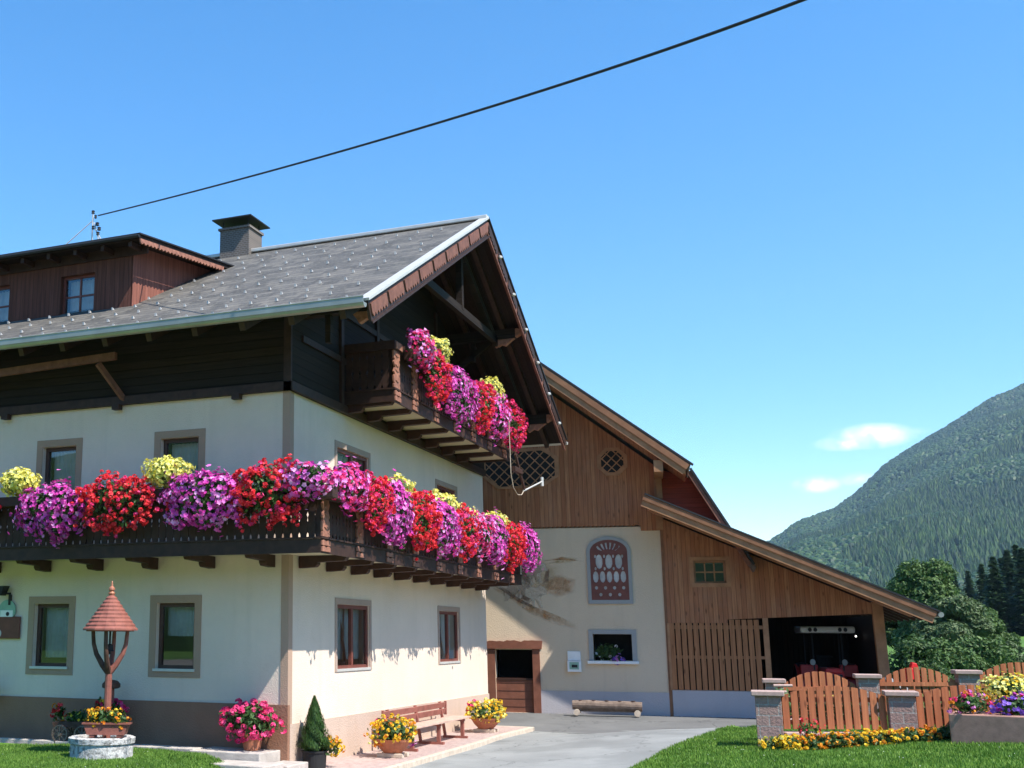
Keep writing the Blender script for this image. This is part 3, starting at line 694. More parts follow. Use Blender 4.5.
def corbel(mp, u, zt, L_=.92, mat='bracket_wood', par=None):
    mb = MB()
    mb.prism([(0, zt), (L_, zt), (L_, zt - .04), (L_ - .05, zt - .10), (.36, zt - .115), (.36, zt - .15), (.31, zt - .2), (0, zt - .215)], lambda a, b, d: mp(u + d, b, -.016 - a), -.075, .075)
    mb.build('corbel', mat, par, bevel=.008)
for i in range(12): corbel(mA, -.32 - 1.2 * i, 3.258, par=LB)
for i in range(10): corbel(mB, .47 + 1.228 * i, 3.26, par=LB)
# upper balcony on the gable
UY0, UY1 = 2.46, 11.2
sb = MB(); sb.box(.05, D_ - .04, UY0 + .04, UY1, 6.44, 6.58); UB = sb.build('balcony', 'slab_white', H); UB['label'] = 'upper balcony under the gable'
fb = MB(); fb.box(D_ - .038, D_, UY0, UY1, 6.38, 6.62); fb.box(.05, D_ - .04, UY0, UY0 + .038, 6.38, 6.62); fb.box(.05, D_ + .03, UY0 - .03, UY0 + .02, 6.622, 6.65); fb.box(D_ - .02, D_ + .03, UY0 + .022, UY1, 6.622, 6.65)
fb.box(.05, D_, UY1 + .002, UY1 + .04, 6.38, 6.62); fb.build('fascia', 'balcony_wood', UB)
mRC = lambda u, z, d: (u, UY0 + .02 + d, z)
balusters(UY0 + .1, UY1, 6.652, 7.42, mRB, 0, .028).build('balustrade', 'balcony_wood', UB)
balusters(.06, D_ - .1, 6.652, 7.42, mRC, 0, .028).build('balustrade', 'balcony_wood', UB)
ra = MB(); ra.box(.05, D_ + .05, UY0 - .05, UY0 + .1, 7.422, 7.60); ra.box(D_ - .1, D_ + .05, UY0 + .102, UY1, 7.422, 7.60); ra.box(.05, D_ - .05, UY1 - .05, UY1, 7.42, 7.5)
for y in (UY0 + .12, 5.2, 7.9, UY1 - .1): ra.box(D_ - .13, D_ - .05, y - .05, y + .05, 6.652, 7.42)
ra.build('handrail', 'balcony_wood', UB)
for y in (UY0 + .14, 3.7, 5.1, 6.5, 7.9, 9.3, 10.7): carved_panel(mRB, y, 6.66, 7.41, -.006, .34).build('carved_panel', 'carved_wood', UB)
for y in (UY0 + .18, 3.7, 5.1, 6.5, 7.9, 9.3, 10.7):
    c_ = MB()
    for kz in (0, 1):
        z = 6.405 + kz * .11; c_.prism([(y - .17, z), (y + .17, z), (y + .17, z + .08), (y + .1, z + .1), (y, z + .07), (y - .1, z + .1), (y - .17, z + .08)], mRB, -.045, -.022)
    c_.build('fascia_carving', 'carved_wood', UB)
c_ = MB(); c_.prism([(UY0 + .0, 7.44), (UY0 + .34, 7.44), (UY0 + .34, 7.58), (UY0, 7.58)], mRB, -.09, -.072); c_.build('fascia_carving', 'carved_wood', UB)
for y in (2.60, 3.64, 4.89, 6.12, 7.38, 8.63, 9.88): corbel(lambda u, z, d: (0.03 - d, u, z), y, 6.438, 1.0, par=UB)
# long rail fixed below the eave on the left
t = MB(); t.beam((-8.5, -.62, 6.86), (-3.35, -.62, 7.03), .09, .14); t.build('eave_pole', 'rake_wood', H)
for x in (-7.1, -3.75): t = MB(); t.beam((x, -.62, 6.92), (x + .25, -.06, 6.3), .08, .1); t.build('pole_strut', 'rake_wood', H)

# ---------------------------------------------------------------- flowers
def leaf_faces(mb, P, n_, size, rg, up_=.3):
    for _ in range(1):
        a = Vector((rg.gauss(0, 1), rg.gauss(0, 1), rg.gauss(0, 1))).normalized()
        nn_ = (n_ + a * .7).normalized(); t_ = nn_.cross(Vector((rg.gauss(0, 1), rg.gauss(0, 1), rg.gauss(0, 1)))).normalized(); b_ = nn_.cross(t_)
        s_ = size * rg.uniform(.6, 1.25)
        mb.add([P - t_ * s_, P - b_ * s_ * .5 + nn_ * s_ * .12, P + t_ * s_, P + b_ * s_ * .5 + nn_ * s_ * .12], [(0, 1, 2, 3)])
def disc(mb, P, n_, r_, rg, k=5):
    a = n_.cross(Vector((.3, .5, .8))).normalized(); b = n_.cross(a); ph = rg.uniform(0, 6.3)
    vs = [P - n_ * r_ * .25]
    for i in range(2 * k):
        rr = r_ * (1 if i % 2 == 0 else .72); an = ph + math.pi * i / k; vs.append(P + (a * math.cos(an) + b * math.sin(an)) * rr + n_ * rg.uniform(-.1, .1) * r_)
    mb.add(vs, [(0, 1 + i, 1 + (i + 1) % (2 * k)) for i in range(2 * k)])
ALLF = []
def bloom(mb, P, n_, kind, rg, sc=1.0):
    if kind == 'ball':      # geranium head
        r_ = .05 * sc * rg.uniform(.75, 1.2)
        for _ in range(7):
            d = (n_ * .6 + Vector((rg.gauss(0, 1), rg.gauss(0, 1), rg.gauss(0, 1))).normalized()).normalized()
            disc(mb, P + d * r_ * .8, d, r_ * .62, rg, 4)
    elif kind == 'trumpet':
        disc(mb, P, n_, .045 * sc * rg.uniform(.75, 1.2), rg, 5)
    else:
        disc(mb, P, n_, .022 * sc * rg.uniform(.8, 1.3), rg, 4)
def flowers(name, label, cat, base, ctr, rad, cols, kind, n_, seed, group=None, outward=None, box=None, droop=0, pot=None, leafn=None, sc=1.0, rz=0, leaf='leaf_box', lsize=.05, tall=0, stray=0):
    """base: world position of the plant's foot; ctr: centre of the crown relative to it"""
    rg = random.Random(seed); t_ = thing(name, label, cat, base, rz, group); ctr = Vector(ctr); rx, ry, rz_r = rad
    fo = MB(); mbs = {c_: MB() for c_ in cols}; ow = Vector(outward).normalized() if outward else None
    def pt(surf):
        while True:
            d = Vector((rg.gauss(0, 1), rg.gauss(0, 1), rg.gauss(0, 1))).normalized()
            if ow and d.dot(ow) < -.35 and d.z < .5: continue
            break
        lump = 1 + .38 * (noise.noise(d * 2.1 + Vector((seed, seed * .37, 0)))) + .25 * noise.noise(d * 6 + Vector((0, seed, 0)))
        q_ = Vector((d.x * rx, d.y * ry, d.z * rz_r)) * lump * surf
        if droop and q_.z < 0: q_.z *= 1 + droop * (.5 + noise.noise(Vector((q_.x * 5 + q_.y * 5, seed, 0))))
        nr = Vector((d.x / rx, d.y / ry, d.z / rz_r)).normalized()
        return ctr + q_, nr
    for _ in range(leafn or int(n_ * 1.6)):
        P, nr = pt(rg.uniform(.35, .97)); leaf_faces(fo, P, nr, lsize, rg)
    if tall:
        for _ in range(tall):
            P, nr = pt(1.0); 
            if nr.z < .3: continue
            Q = P + Vector((rg.uniform(-.05, .05), rg.uniform(-.05, .05), rg.uniform(.08, .22))); fo.tube([P, Q], .006, 4, False)
            bloom(mbs[rg.choice(list(cols))], Q, Vector((0, 0, 1)), kind, rg, sc)
    tot_ = sum(cols.values())
    for _ in range(stray):
        P, nr = pt(rg.uniform(1.1, 1.45)); bloom(mbs[rg.choice(list(cols))], P, nr, kind, rg, sc)
    for i in range(n_):
        P, nr = pt(rg.uniform(.93, 1.08)); x = (noise.noise(P * 3.1 + Vector((seed, 0, 0))) * .9 + rg.uniform(0, 1)) % 1 * tot_
        for c_, wgt in cols.items():
            x -= wgt
            if x <= 0: break
        nn_ = (nr + Vector((rg.gauss(0, .35), rg.gauss(0, .35), rg.gauss(0, .35) + .1))).normalized()
        bloom(mbs[c_], P, nn_, kind, rg, sc)
    fo.build('foliage', leaf, t_)
    for c_, mb in mbs.items():
        if mb.f: mb.build('blossoms', c_, t_)
    if box:
        b_ = MB(); b_.box(*box); b_.build('planter_box', 'balcony_wood', t_, bevel=.01)
    ALLF.append(t_); return t_
GA = 'hanging flowers along the lower balcony'
def fa(x, label, cols, kind, seed, rx=.56, z=4.12, rz_r=.42, n_=420, droop=.5, tall=0):   # on the front rail
    hw = min(rx, .55)
    return flowers('balcony_flowers', label, 'flowers', (x, -D_ - .18, 4.2), (0, -.06, z - 4.2 + .04), (rx, .26, rz_r * .84), cols, kind, n_, seed, GA, (0, -1, .1), (-hw, hw, -.11, .11, -.14, .08), droop, tall=tall or 5, stray=int(n_ * .03), leafn=int(n_ * 2.4))
def fbb(y, label, cols, kind, seed, ry=.7, z=4.12, rz_r=.40, n_=567, droop=.5, tall=0):  # on the gable rail
    hw = min(ry, .6)
    return flowers('balcony_flowers', label, 'flowers', (D_ + .18, y, 4.2), (.06, 0, z - 4.2 + .03), (.26, ry, rz_r * .88), cols, kind, n_, seed, GA, (1, 0, .1), (-.11, .11, -hw, hw, -.14, .08), droop, tall=tall or 5, stray=int(n_ * .03), leafn=int(n_ * 2.4))
PUR = {'petal_purple': 3, 'petal_violet': 2, 'petal_lilac': 1}
RED = {'petal_red': 5, 'petal_crimson': 1}
fa(-5.95, 'red geraniums cut by the left edge of the photo, on the lower balcony', RED, 'ball', 11, rx=.5, n_=170)
fa(-4.12, 'purple petunias hanging below the left upper window', PUR, 'trumpet', 12, rx=.66, z=4.05, rz_r=.50, n_=760, droop=.45, tall=12)
fa(-2.72, 'red geraniums between the two upper windows of the shaded front', {'petal_red': 4, 'petal_crimson': 1}, 'ball', 13, rx=.80, z=4.14, rz_r=.46, n_=340, tall=10)
fa(-.98, 'wide purple petunias below and right of the second upper window', PUR, 'trumpet', 14, rx=.74, z=4.12, rz_r=.52, n_=900, droop=.4)
fa(.22, 'red geraniums on the front rail, next to the balcony corner', RED, 'ball', 15, rx=.66, z=4.18, rz_r=.50, n_=330, droop=.55)
fa(-7.6, 'purple petunias on the lower balcony beyond the left edge', PUR, 'trumpet', 16, rx=.6, n_=300)
YB = {'petal_yellow': 1}
flowers('balcony_flowers', 'yellow flowers at the far left, beside the left upper window', 'flowers', (-4.98, -D_ - .1, 4.3), (0, 0, .33), (.36, .26, .24), YB, 'small', 900, 21, GA, None, (-.4, .4, -.1, .1, -.12, .06), 0, leafn=500, sc=1.45, leaf='vine_leaf')
flowers('balcony_flowers', 'yellow flowers in front of the second upper window', 'flowers', (-1.80, -D_ - .1, 4.3), (0, 0, .36), (.40, .28, .25), YB, 'small', 1000, 22, GA, None, (-.4, .4, -.1, .1, -.12, .06), 0, leafn=560, sc=1.45, leaf='vine_leaf')
fa(.98, 'pink and lilac petunias wrapping the corner of the lower balcony', {'petal_lilac': 3, 'petal_purple': 3, 'petal_crimson': 2}, 'trumpet', 17, rx=.46, z=4.32, rz_r=.32, n_=330, droop=.2)
fbb(-.45, 'magenta and crimson petunias just round the corner on the sunny side', {'petal_crimson': 3, 'petal_purple': 3, 'petal_lilac': 1}, 'trumpet', 31, ry=.62, z=4.32, rz_r=.38, n_=648, droop=.4, tall=6)
fbb(.62, 'crimson geraniums before the first upper gable window', {'petal_crimson': 3, 'petal_red': 3}, 'ball', 32, ry=.62, z=4.22, rz_r=.42, n_=270, droop=.5)
fbb(1.75, 'tall bright purple petunias right of the first upper gable window', PUR, 'trumpet', 33, ry=.66, z=4.12, rz_r=.55, n_=810, droop=.35)
fbb(3.15, 'broad red geraniums in the middle of the gable side rail', RED, 'ball', 34, ry=.78, z=4.12, rz_r=.50, n_=351, droop=.4)
fbb(4.65, 'purple petunias beneath the pair of middle yellow plants', PUR, 'trumpet', 35, ry=.75, z=4.10, rz_r=.50, n_=810, droop=.4)
fbb(6.1, 'red geraniums with violet streaks on the gable side rail', {'petal_red': 3, 'petal_crimson': 2, 'petal_lilac': 1}, 'ball', 36, ry=.72, z=4.12, rz_r=.48, n_=310, droop=.45)
fbb(7.35, 'pink and lilac petunias under the far upper gable window', {'petal_lilac': 2, 'petal_crimson': 3}, 'trumpet', 37, ry=.62, z=4.15, rz_r=.45, n_=567, droop=.4)
fbb(8.6, 'purple petunias left of the last red geraniums on the gable rail', PUR, 'trumpet', 38, ry=.72, z=4.12, rz_r=.55, n_=810, droop=.35)
fbb(10.15, 'last red geraniums toward the barn end of the lower balcony', RED, 'ball', 39, ry=.85, z=4.12, rz_r=.50, n_=351, droop=.4)
fbb(11.75, 'purple petunias at the barn end of the lower balcony', PUR, 'trumpet', 40, ry=.80, z=4.14, rz_r=.58, n_=918, droop=.3)
for (y, lab, sd_, a_) in ((2.55, 'yellow flowers above the bright purple petunias, nearest the corner on the gable side', 41, .5), (5.35, 'large yellow flowers in the middle of the gable side rail', 42, .62), (9.5, 'yellow flowers nearest the barn on the lower balcony', 43, .62)):
    flowers('balcony_flowers', lab, 'flowers', (D_ + .02, y, 4.3), (0, 0, .34), (.28, a_, .24), YB, 'small', 620, sd_, GA, None, (-.1, .1, -.4, .4, -.12, .06), 0, leafn=500, sc=1.5, leaf='vine_leaf')
flowers('balcony_flowers', 'small yellow flowers between the purple petunias, before the far upper gable window', 'flowers', (D_ + .02, 7.0, 4.3), (0, 0, .25), (.24, .4, .2), YB, 'small', 300, 44, GA, None, (-.1, .1, -.4, .4, -.12, .06), 0, leafn=300, sc=1.4, leaf='vine_leaf')
GU = 'hanging flowers along the upper balcony'
def fu(y, label, cols, kind, seed, ry=.7, z=7.3, rz_r=.42, n_=546, droop=.4, sc=1.0, lean=0, box=True):
    return flowers('balcony_flowers', label, 'flowers', (D_ + .18, y, 7.4), (.06 + lean, 0, z - 7.4), (.27, ry, rz_r), cols, kind, n_, seed, GU, (1, 0, .1), (-.11, .11, -.5, .5, -.10, .10) if box else None, droop, sc=sc)
fu(3.35, 'dark pink and violet petunias at the front corner of the upper balcony', {'petal_crimson': 3, 'petal_lilac': 2, 'petal_violet': 1}, 'trumpet', 51, ry=.5, z=7.62, rz_r=.34, n_=429)
fu(4.3, 'red geraniums below the yellow flowers of the upper balcony', {'petal_crimson': 4, 'petal_red': 3}, 'ball', 52, ry=.62, z=7.25, rz_r=.50, n_=299, droop=.3)
fu(6.0, 'large purple petunias in the middle of the upper balcony', PUR, 'trumpet', 53, ry=.95, z=7.22, rz_r=.52, n_=936, droop=.5)
fu(7.75, 'red geraniums right of the middle petunias, upper balcony', {'petal_red': 3, 'petal_crimson': 3}, 'ball', 54, ry=.75, z=7.28, rz_r=.48, n_=299)
fu(9.15, 'magenta petunias next to the last geraniums of the upper balcony', {'petal_purple': 3, 'petal_crimson': 2, 'petal_lilac': 1}, 'trumpet', 55, ry=.72, z=7.25, rz_r=.48, n_=624)
fu(10.6, 'crimson geraniums at the barn end of the upper balcony', {'petal_crimson': 5, 'petal_red': 2}, 'ball', 56, ry=.75, z=7.25, rz_r=.52, n_=312, droop=.3)
for (y, lab, sd_, a_) in ((4.75, 'yellow flowers nearest the front corner of the upper balcony', 57, .5), (9.1, 'smaller yellow flowers farther along the upper balcony', 58, .5)):
    flowers('balcony_flowers', lab, 'flowers', (D_ + .1, y, 7.55), (0.05, 0, .3), (.28, a_, .3), YB, 'small', 560, sd_, GU, None, (-.1, .1, -.4, .4, -.10, .05), .3, leafn=460, sc=1.45, leaf='vine_leaf')
#--MORE--
n = N('glow_dot', .5); n.b.inputs['Emission Color'].default_value = (1, .95, .85, 1); n.b.inputs['Emission Strength'].default_value = 6  # even glow for a small bright dot in the shed
# ---------------------------------------------------------------- the barn with its cart shed
BR = R_(8); BO = Vector((-.7, 15.1, 0))
B = thing('barn', 'timber-clad barn with cream lower wall, painted mural and open cart shed on its right', 'barn', BO, BR)
mN = lambda s, z, d: (s, d, z)          # local: along the facade, height, depth behind it
BW = [(.20, 1.26, -.25, 1.50), (2.97, 4.03, 1.22, 1.95)]
w = MB(); holed(w, -6, 4.97, -.45, 4.96, BW, mN, .35)
ac, ar = 3.51, .58
# the arched opening is a shallow niche in front of the wall plane
w.build('wall', 'barn_plaster', B)
w = MB(); w.box(-6, .05, -.02, .02, -.45, .36); w.box(1.45, 5.0, -.022, .02, -.45, .37); w.build('plinth', 'barn_plinth', B)
w = MB(); w.add([(-6, .02, -.4), (4.97, .02, -.4), (4.97, 18, -.4), (-6, 18, -.4)], [(0, 1, 2, 3)])
w.add([(4.97, .02, -.4), (4.97, 18, -.4), (4.97, 18, 7), (4.97, .02, 7)], [(0, 1, 2, 3)]); w.add([(-6, .02, -.4), (-6, 18, -.4), (-6, 18, 7), (-6, .02, 7)], [(0, 1, 2, 3)])
w.add([(-6, 18, -.4), (4.97, 18, -.4), (4.97, 18, 7), (-6, 18, 7)], [(0, 1, 2, 3)]); w.add([(-6, .3, 4.9), (4.97, .3, 4.9), (4.97, 18, 4.9), (-6, 18, 4.9)], [(0, 1, 2, 3)])
w.build('side_wall', 'barn_plaster', B)
RS = .79                                   # roof pitch of the barn
apx = -.55; apz = 9.55 + (1.87 - apx) * RS
def rz2(s): return apz - abs(s - apx) * RS - .15
pw = MB(); toothed = []
s_ = 4.42
while s_ > -6.0:
    toothed += [(s_, 5.00 - .0), (s_ - .09, 4.97), (s_ - .10, 5.02)]; s_ -= .125
pts = [(-6, rz2(-6) - .3), (apx, rz2(apx) - .3), (5.02, rz2(5.02) - .3), (5.02, 4.84), (4.44, 4.84), (4.42, 4.99)] + toothed[2:]
LAT = [(.08, 6.55), (.08, 6.95), (.48, 7.22), (1.72, 7.26), (2.10, 7.02), (2.10, 6.50), (1.66, 6.23), (.50, 6.21)]
ROU = [(3.74 + .34 * math.cos(R_(22.5 + 45 * i)), 6.85 + .34 * math.sin(R_(22.5 + 45 * i))) for i in range(8)]
pw.prism(pts, mN, -.045, -.005)
pw.build('plank_wall', 'barn_boards', B)
def latticew(poly, name, pitch):
    c = [sum(p[0] for p in poly) / len(poly), sum(p[1] for p in poly) / len(poly)]
    big = [(c[0] + (p[0] - c[0]) * (1 + .12 / abs(Vector((p[0] - c[0], p[1] - c[1])).length)), c[1] + (p[1] - c[1]) * (1 + .10 / abs(Vector((p[0] - c[0], p[1] - c[1])).length))) for p in poly]
    bk = MB(); bk.prism(poly, mN, -.052, -.047); o = bk.build(name, 'painted_room_dark', B)  # black plate on the planks, shade behind the lattice put into its colour
    fr = MB(); n_ = len(poly)
    for i in range(n_):
        a, b, c2, d = poly[i], poly[(i + 1) % n_], big[(i + 1) % n_], big[i]; fr.prism([a, b, c2, d], mN, -.085, -.046)
    fr.build('frame', 'barn_beam', o)
    lt = MB()
    x0 = min(p[0] for p in poly); x1 = max(p[0] for p in poly); z0 = min(p[1] for p in poly); z1 = max(p[1] for p in poly)
    def clip(p, q):   # clip a segment to the convex polygon
        t0, t1 = 0, 1; area = sum(poly[i][0] * poly[(i + 1) % n_][1] - poly[(i + 1) % n_][0] * poly[i][1] for i in range(n_)); sg_ = 1 if area > 0 else -1
        for i in range(n_):
            a, b = poly[i], poly[(i + 1) % n_]; nx, nz = -(b[1] - a[1]) * sg_, (b[0] - a[0]) * sg_
            f0 = (p[0] - a[0]) * nx + (p[1] - a[1]) * nz; f1 = (q[0] - a[0]) * nx + (q[1] - a[1]) * nz
            if f0 < 0 and f1 < 0: return None
            if f0 < 0: t0 = max(t0, f0 / (f0 - f1))
            elif f1 < 0: t1 = min(t1, f0 / (f0 - f1))
        if t1 - t0 < .02: return None
        L = lambda t: (p[0] + (q[0] - p[0]) * t, p[1] + (q[1] - p[1]) * t); return L(t0), L(t1)
    k = x0 - 2
    while k < x1 + 2:
        for sg_, dd in ((1, -.075), (-1, -.066)):
            r_ = clip((k, z0) if sg_ > 0 else (k, z0), (k + sg_ * (z1 - z0 + .0), z1))
            if r_: lt.beam((r_[0][0], dd, r_[0][1]), (r_[1][0], dd, r_[1][1]), .008, .032, up=(0, 1, 0)) if False else lt.beam((r_[0][0], dd, r_[0][1]), (r_[1][0], dd, r_[1][1]), .032, .008, up=(0, 1, 0))
        k += pitch
    lt.build('lattice', 'barn_beam', o)
latticew(LAT, 'lattice_window', .30); latticew(ROU, 'lattice_window', .27)
# red gambrel end, main roof and its verge
rw = MB(); rw.prism([(5.02, rz2(5.02) - .32), (5.84, 6.30), (6.62, 4.95), (6.6, 4.8), (5.02, 5.3)], mN, -.03, .03); rw.build('red_gable_end', 'red_boards', B)
w = MB()
for s0, s1 in ((5.84, -99),):
    top = [(apx, apz), (5.84, 6.49)]
    def slab(p, q, y0, y1, t_): w.prism([p, q, (q[0] - t_ * .5, q[1] - t_), (p[0] - (t_ * .5 if p[0] != apx else 0), p[1] - t_)], lambda u, v, d: (u, d, v), y0, y1)
    slab((apx, apz), (5.84, 6.47), -1.62, 18.4, .13); slab((5.87, 6.47), (7.4, 3.75), -.62, 18.4, .12)
w.prism([(apx - .01, apz), (-7, apz - (apx + 7) * RS), (-7, apz - (apx + 7) * RS - .13), (apx - .01, apz - .13)], mN, -1.62, 18.4)
RFB = w.build('roof', 'barn_tiles', B)
def rake(mb, p, q, y0, y1, t0, t1):
    p, q = Vector((p[0], p[1])), Vector((q[0], q[1])); d = (q - p).normalized(); n_ = Vector((d.y, -d.x))
    if n_.y > 0: n_ = -n_
    mb.prism([tuple(p + n_ * t0), tuple(q + n_ * t0), tuple(q + n_ * t1), tuple(p + n_ * t1)], mN, y0, y1)
w = MB(); rake(w, (apx, apz), (5.84, 6.49), -1.67, -1.62, .10, .36); rake(w, (apx, apz), (-7, apz - (apx + 7) * RS), -1.67, -1.62, .1, .36); w.build('rake_board', 'barn_beam', B)
w = MB(); rake(w, (apx, apz), (5.84, 6.49), -1.71, -1.672, .03, .2); w.build('rake_board', 'barn_beam_dark', B)
w = MB(); rake(w, (apx, apz), (5.90, 6.45), -1.72, -1.57, -.03, .02); rake(w, (5.86, 6.50), (7.35, 3.82), -.70, -.60, -.03, .03); w.build('verge_flashing', 'dark_metal', B)
w = MB(); rake(w, (5.88, 6.45), (7.3, 3.85), -.67, -.62, .03, .14); w.build('rake_board', 'rake_wood', B)
w = MB(); w.prism([(apx, apz - .2), (5.7, 6.3), (5.7, 6.2), (apx, apz - .32)], mN, -1.58, -.045); w.build('soffit', 'barn_boards', B)
w = MB()
for s_ in (1.65, 5.0): w.box(s_ - .12, s_ + .12, -1.6, -.046, rz2(s_) - .62, rz2(s_) - .3); w.prism([(s_ - .08, rz2(s_) - 1.2), (s_ + .08, rz2(s_) - 1.2), (s_ + .08, rz2(s_) - .625), (s_ - .08, rz2(s_) - .625)], mN, -.2, -.046)
w.build('purlin_head', 'barn_beam', B)
w = MB(); w.box(4.86, 5.05, -.075, -.046, 4.86, rz2(5.0) - .4); w.build('corner_board', 'barn_beam', B)
w = MB(); w.box(4.955, 5.045, -.03, .03, -.4, 5.3); w.build('corner_board', 'barn_beam_dark', B)
# arched window with carved screen
aw = MB(); arch = [(2.99, 2.90), (4.03, 2.90), (4.03, 4.26)] + [(3.51 + .52 * math.cos(a), 4.26 + .34 * math.sin(a)) for a in [math.pi * i / 14 for i in range(1, 14)]] + [(2.99, 4.26)]
big = [(2.895, 2.79), (4.125, 2.79), (4.125, 4.28)] + [(3.51 + .615 * math.cos(a), 4.28 + .415 * math.sin(a)) for a in [math.pi * i / 14 for i in range(1, 14)]] + [(2.895, 4.28)]
aw.prism(arch, mN, -.012, -.006); AW = aw.build('arched_window', 'guard_metal', B)
aw = MB(); n_ = len(arch)
for i in range(n_): aw.prism([arch[i], arch[(i + 1) % n_], big[(i + 1) % n_], big[i]], mN, -.05, -.004)
aw.build('frame', 'blue_trim', AW)
# screen: dark board with pierced holes = boards between the holes
sc = MB()
def lens(cx_, cz_, rx, rz_, n_=10): return [(cx_ + rx * math.sin(2 * math.pi * i / n_) , cz_ + rz_ * math.cos(2 * math.pi * i / n_)) for i in range(n_)]
import mathutils
holes = [lens(3.51 + k * .27, 3.98, .10, .21) for k in (-1, 0, 1)] + [lens(3.51 + k * .19, 3.55, .078, .165) for k in (-2, -1, 0, 1, 2)] + [lens(3.51 + k * .25, 3.24, .045, .05, 8) for k in (-1.5, -.5, .5, 1.5)] + [lens(3.51 + k * .26, 3.05, .045, .05, 8) for k in (-1, 0, 1)]
holes += [lens(3.51 + k * .25, 4.13, .03, .05, 8) for k in (-1.5, -.5, .5, 1.5)] + [lens(3.51 + k * .25, 3.78, .03, .05, 8) for k in (-1.5, -.5, .5, 1.5)]
holes += [[(3.51 + .40 * math.sin(a - .05), 4.14 + .30 * math.cos(a - .05)), (3.51 + .44 * math.sin(a - .06), 4.19 + .33 * math.cos(a - .06)), (3.51 + .44 * math.sin(a + .06), 4.19 + .33 * math.cos(a + .06)), (3.51 + .26 * math.sin(a + .06), 4.2 + .13 * math.cos(a + .06)), (3.51 + .26 * math.sin(a - .06), 4.2 + .13 * math.cos(a - .06))] for a in (-.8, -.45, -.15, .15, .45, .8)]
allp = [[Vector((p[0], p[1], 0)) for p in arch]] + [[Vector((p[0], p[1], 0)) for p in h_] for h_ in holes]
tris = mathutils.geometry.tessellate_polygon(allp); flat = [p for l in allp for p in l]
sc.add([(p.x, -.034, p.y) for p in flat], tris); sc.add([(p.x, -.018, p.y) for p in flat], tris)
sc.build('carved_screen', 'window_frame_red', AW)
# low window with flowers, stable door
wd = MB()
for (a, b, c, d) in ((2.85, 4.16, 1.953, 2.07), (2.85, 2.968, 1.2, 1.952), (4.032, 4.16, 1.2, 1.952)): wd.box(a, b, -.04, .01, c, d)
WB2 = wd.build('window', 'blue_trim', B)
s_ = MB(); s_.box(2.80, 4.2, -.13, .2, 1.13, 1.21); s_.build('sill', 'white_paint', WB2, bevel=.01)
s_ = MB(); s_.box(2.98, 4.02, .8, .85, 1.0, 2.1); s_.build('painted_dark_inside', 'painted_room_dark', WB2)
dd = MB(); dd.box(-.02, .195, -.07, .12, -.3, 1.52); DO2 = dd.build('door', 'door_wood', B)
dd = MB(); dd.box(1.265, 1.47, -.07, .12, -.3, 1.52); dd.build('jamb', 'door_wood', DO2)
d = MB(); pts = [(-.05, 1.525), (1.53, 1.525)]; rg = random.Random(5)
for i in range(17): pts.append((1.56 - i * .1, 1.74 + rg.uniform(-.02, .03)))
d.prism(pts, mN, -.12, .12); d.build('lintel', 'door_wood', DO2)
d = MB(); d.box(.20, 1.26, .06, .11, -.28, .70); d.build('lower_leaf', 'door_wood', DO2)
d = MB()
for z in (-.1, .12, .34, .56): d.box(.22, 1.24, .052, .062, z, z + .008)
d.box(.22, 1.24, .04, .06, .64, .70); d.build('ledge', 'bracket_wood', DO2)
d = MB(); d.box(.1, 1.4, 1.6, 1.65, -.3, 1.6); d.build('painted_dark_inside', 'painted_room_dark', DO2)
# notice case
d = MB(); d.box(2.24, 2.62, -.12, -.004, .90, 1.20); d.box(2.25, 2.61, -.05, -.004, 1.205, 1.47); NB = d.build('letter_box', 'white_paint', None, bevel=.008, loc=BO, rz=BR); tag(NB, 'pale letter box with a small picture, on the cream wall between door and window', 'letter box')
d = MB(); d.box(2.30, 2.56, -.126, -.121, .97, 1.17); d.build('panel', 'green_enamel', NB)
d = MB(); d.box(2.36, 2.52, -.131, -.127, 1.02, 1.10); d.build('picture', 'dark_metal', NB)
# mural: brown earth, grey oxen and a man, painted thinly on the plaster
def paint(name, c, sc_, thr):
    n = N(name, .92, .1); n.color(n.ramp(n.noise(7, 4), [(.3, tuple(x * .7 for x in c)), (.7, c)]))
    at = n.t.nodes.new('ShaderNodeAttribute'); at.attribute_name = 'cover'; f = n.math('MULTIPLY', at.outputs['Fac'], n.mr(n.noise(sc_, 6, .7), thr - .16, thr + .16, 0, 1))
    n.link(n.math('MULTIPLY', f, .62), n.b.inputs['Alpha']); return n.m
paint('paint_earth', (.50, .24, .09), 5, .46); paint('paint_grey', (.58, .44, .32), 9, .36); paint('paint_dark', (.26, .15, .10), 12, .38); paint('paint_sand', (.60, .42, .22), 4, .45); paint('paint_white', (.78, .66, .52), 12, .35)
def blob(mb, cov, pts, d, soft=.25):   # polygon with a soft rim
    n_ = len(pts); c = (sum(p[0] for p in pts) / n_, sum(p[1] for p in pts) / n_); b = len(mb.v)
    inner = [(p[0] + (c[0] - p[0]) * soft, p[1] + (c[1] - p[1]) * soft) for p in pts]
    mb.v += [mN(*p, d) for p in pts] + [mN(*p, d) for p in inner] + [mN(*c, d)]; cov += [0] * n_ + [1] * n_ + [1]
    for i in range(n_):
        j = (i + 1) % n_; mb.f.append((b + i, b + j, b + n_ + j, b + n_ + i)); mb.f.append((b + n_ + i, b + n_ + j, b + 2 * n_)); mb.mi += [0, 0]
def mural(mat, polys, d, soft=.3):
    mb = MB(); cov = []
    for p in polys: blob(mb, cov, p, d, soft)
    o = mb.build('wall_painting', mat, B); a = o.data.attributes.new('cover', 'FLOAT', 'POINT'); a.data.foreach_set('value', cov)
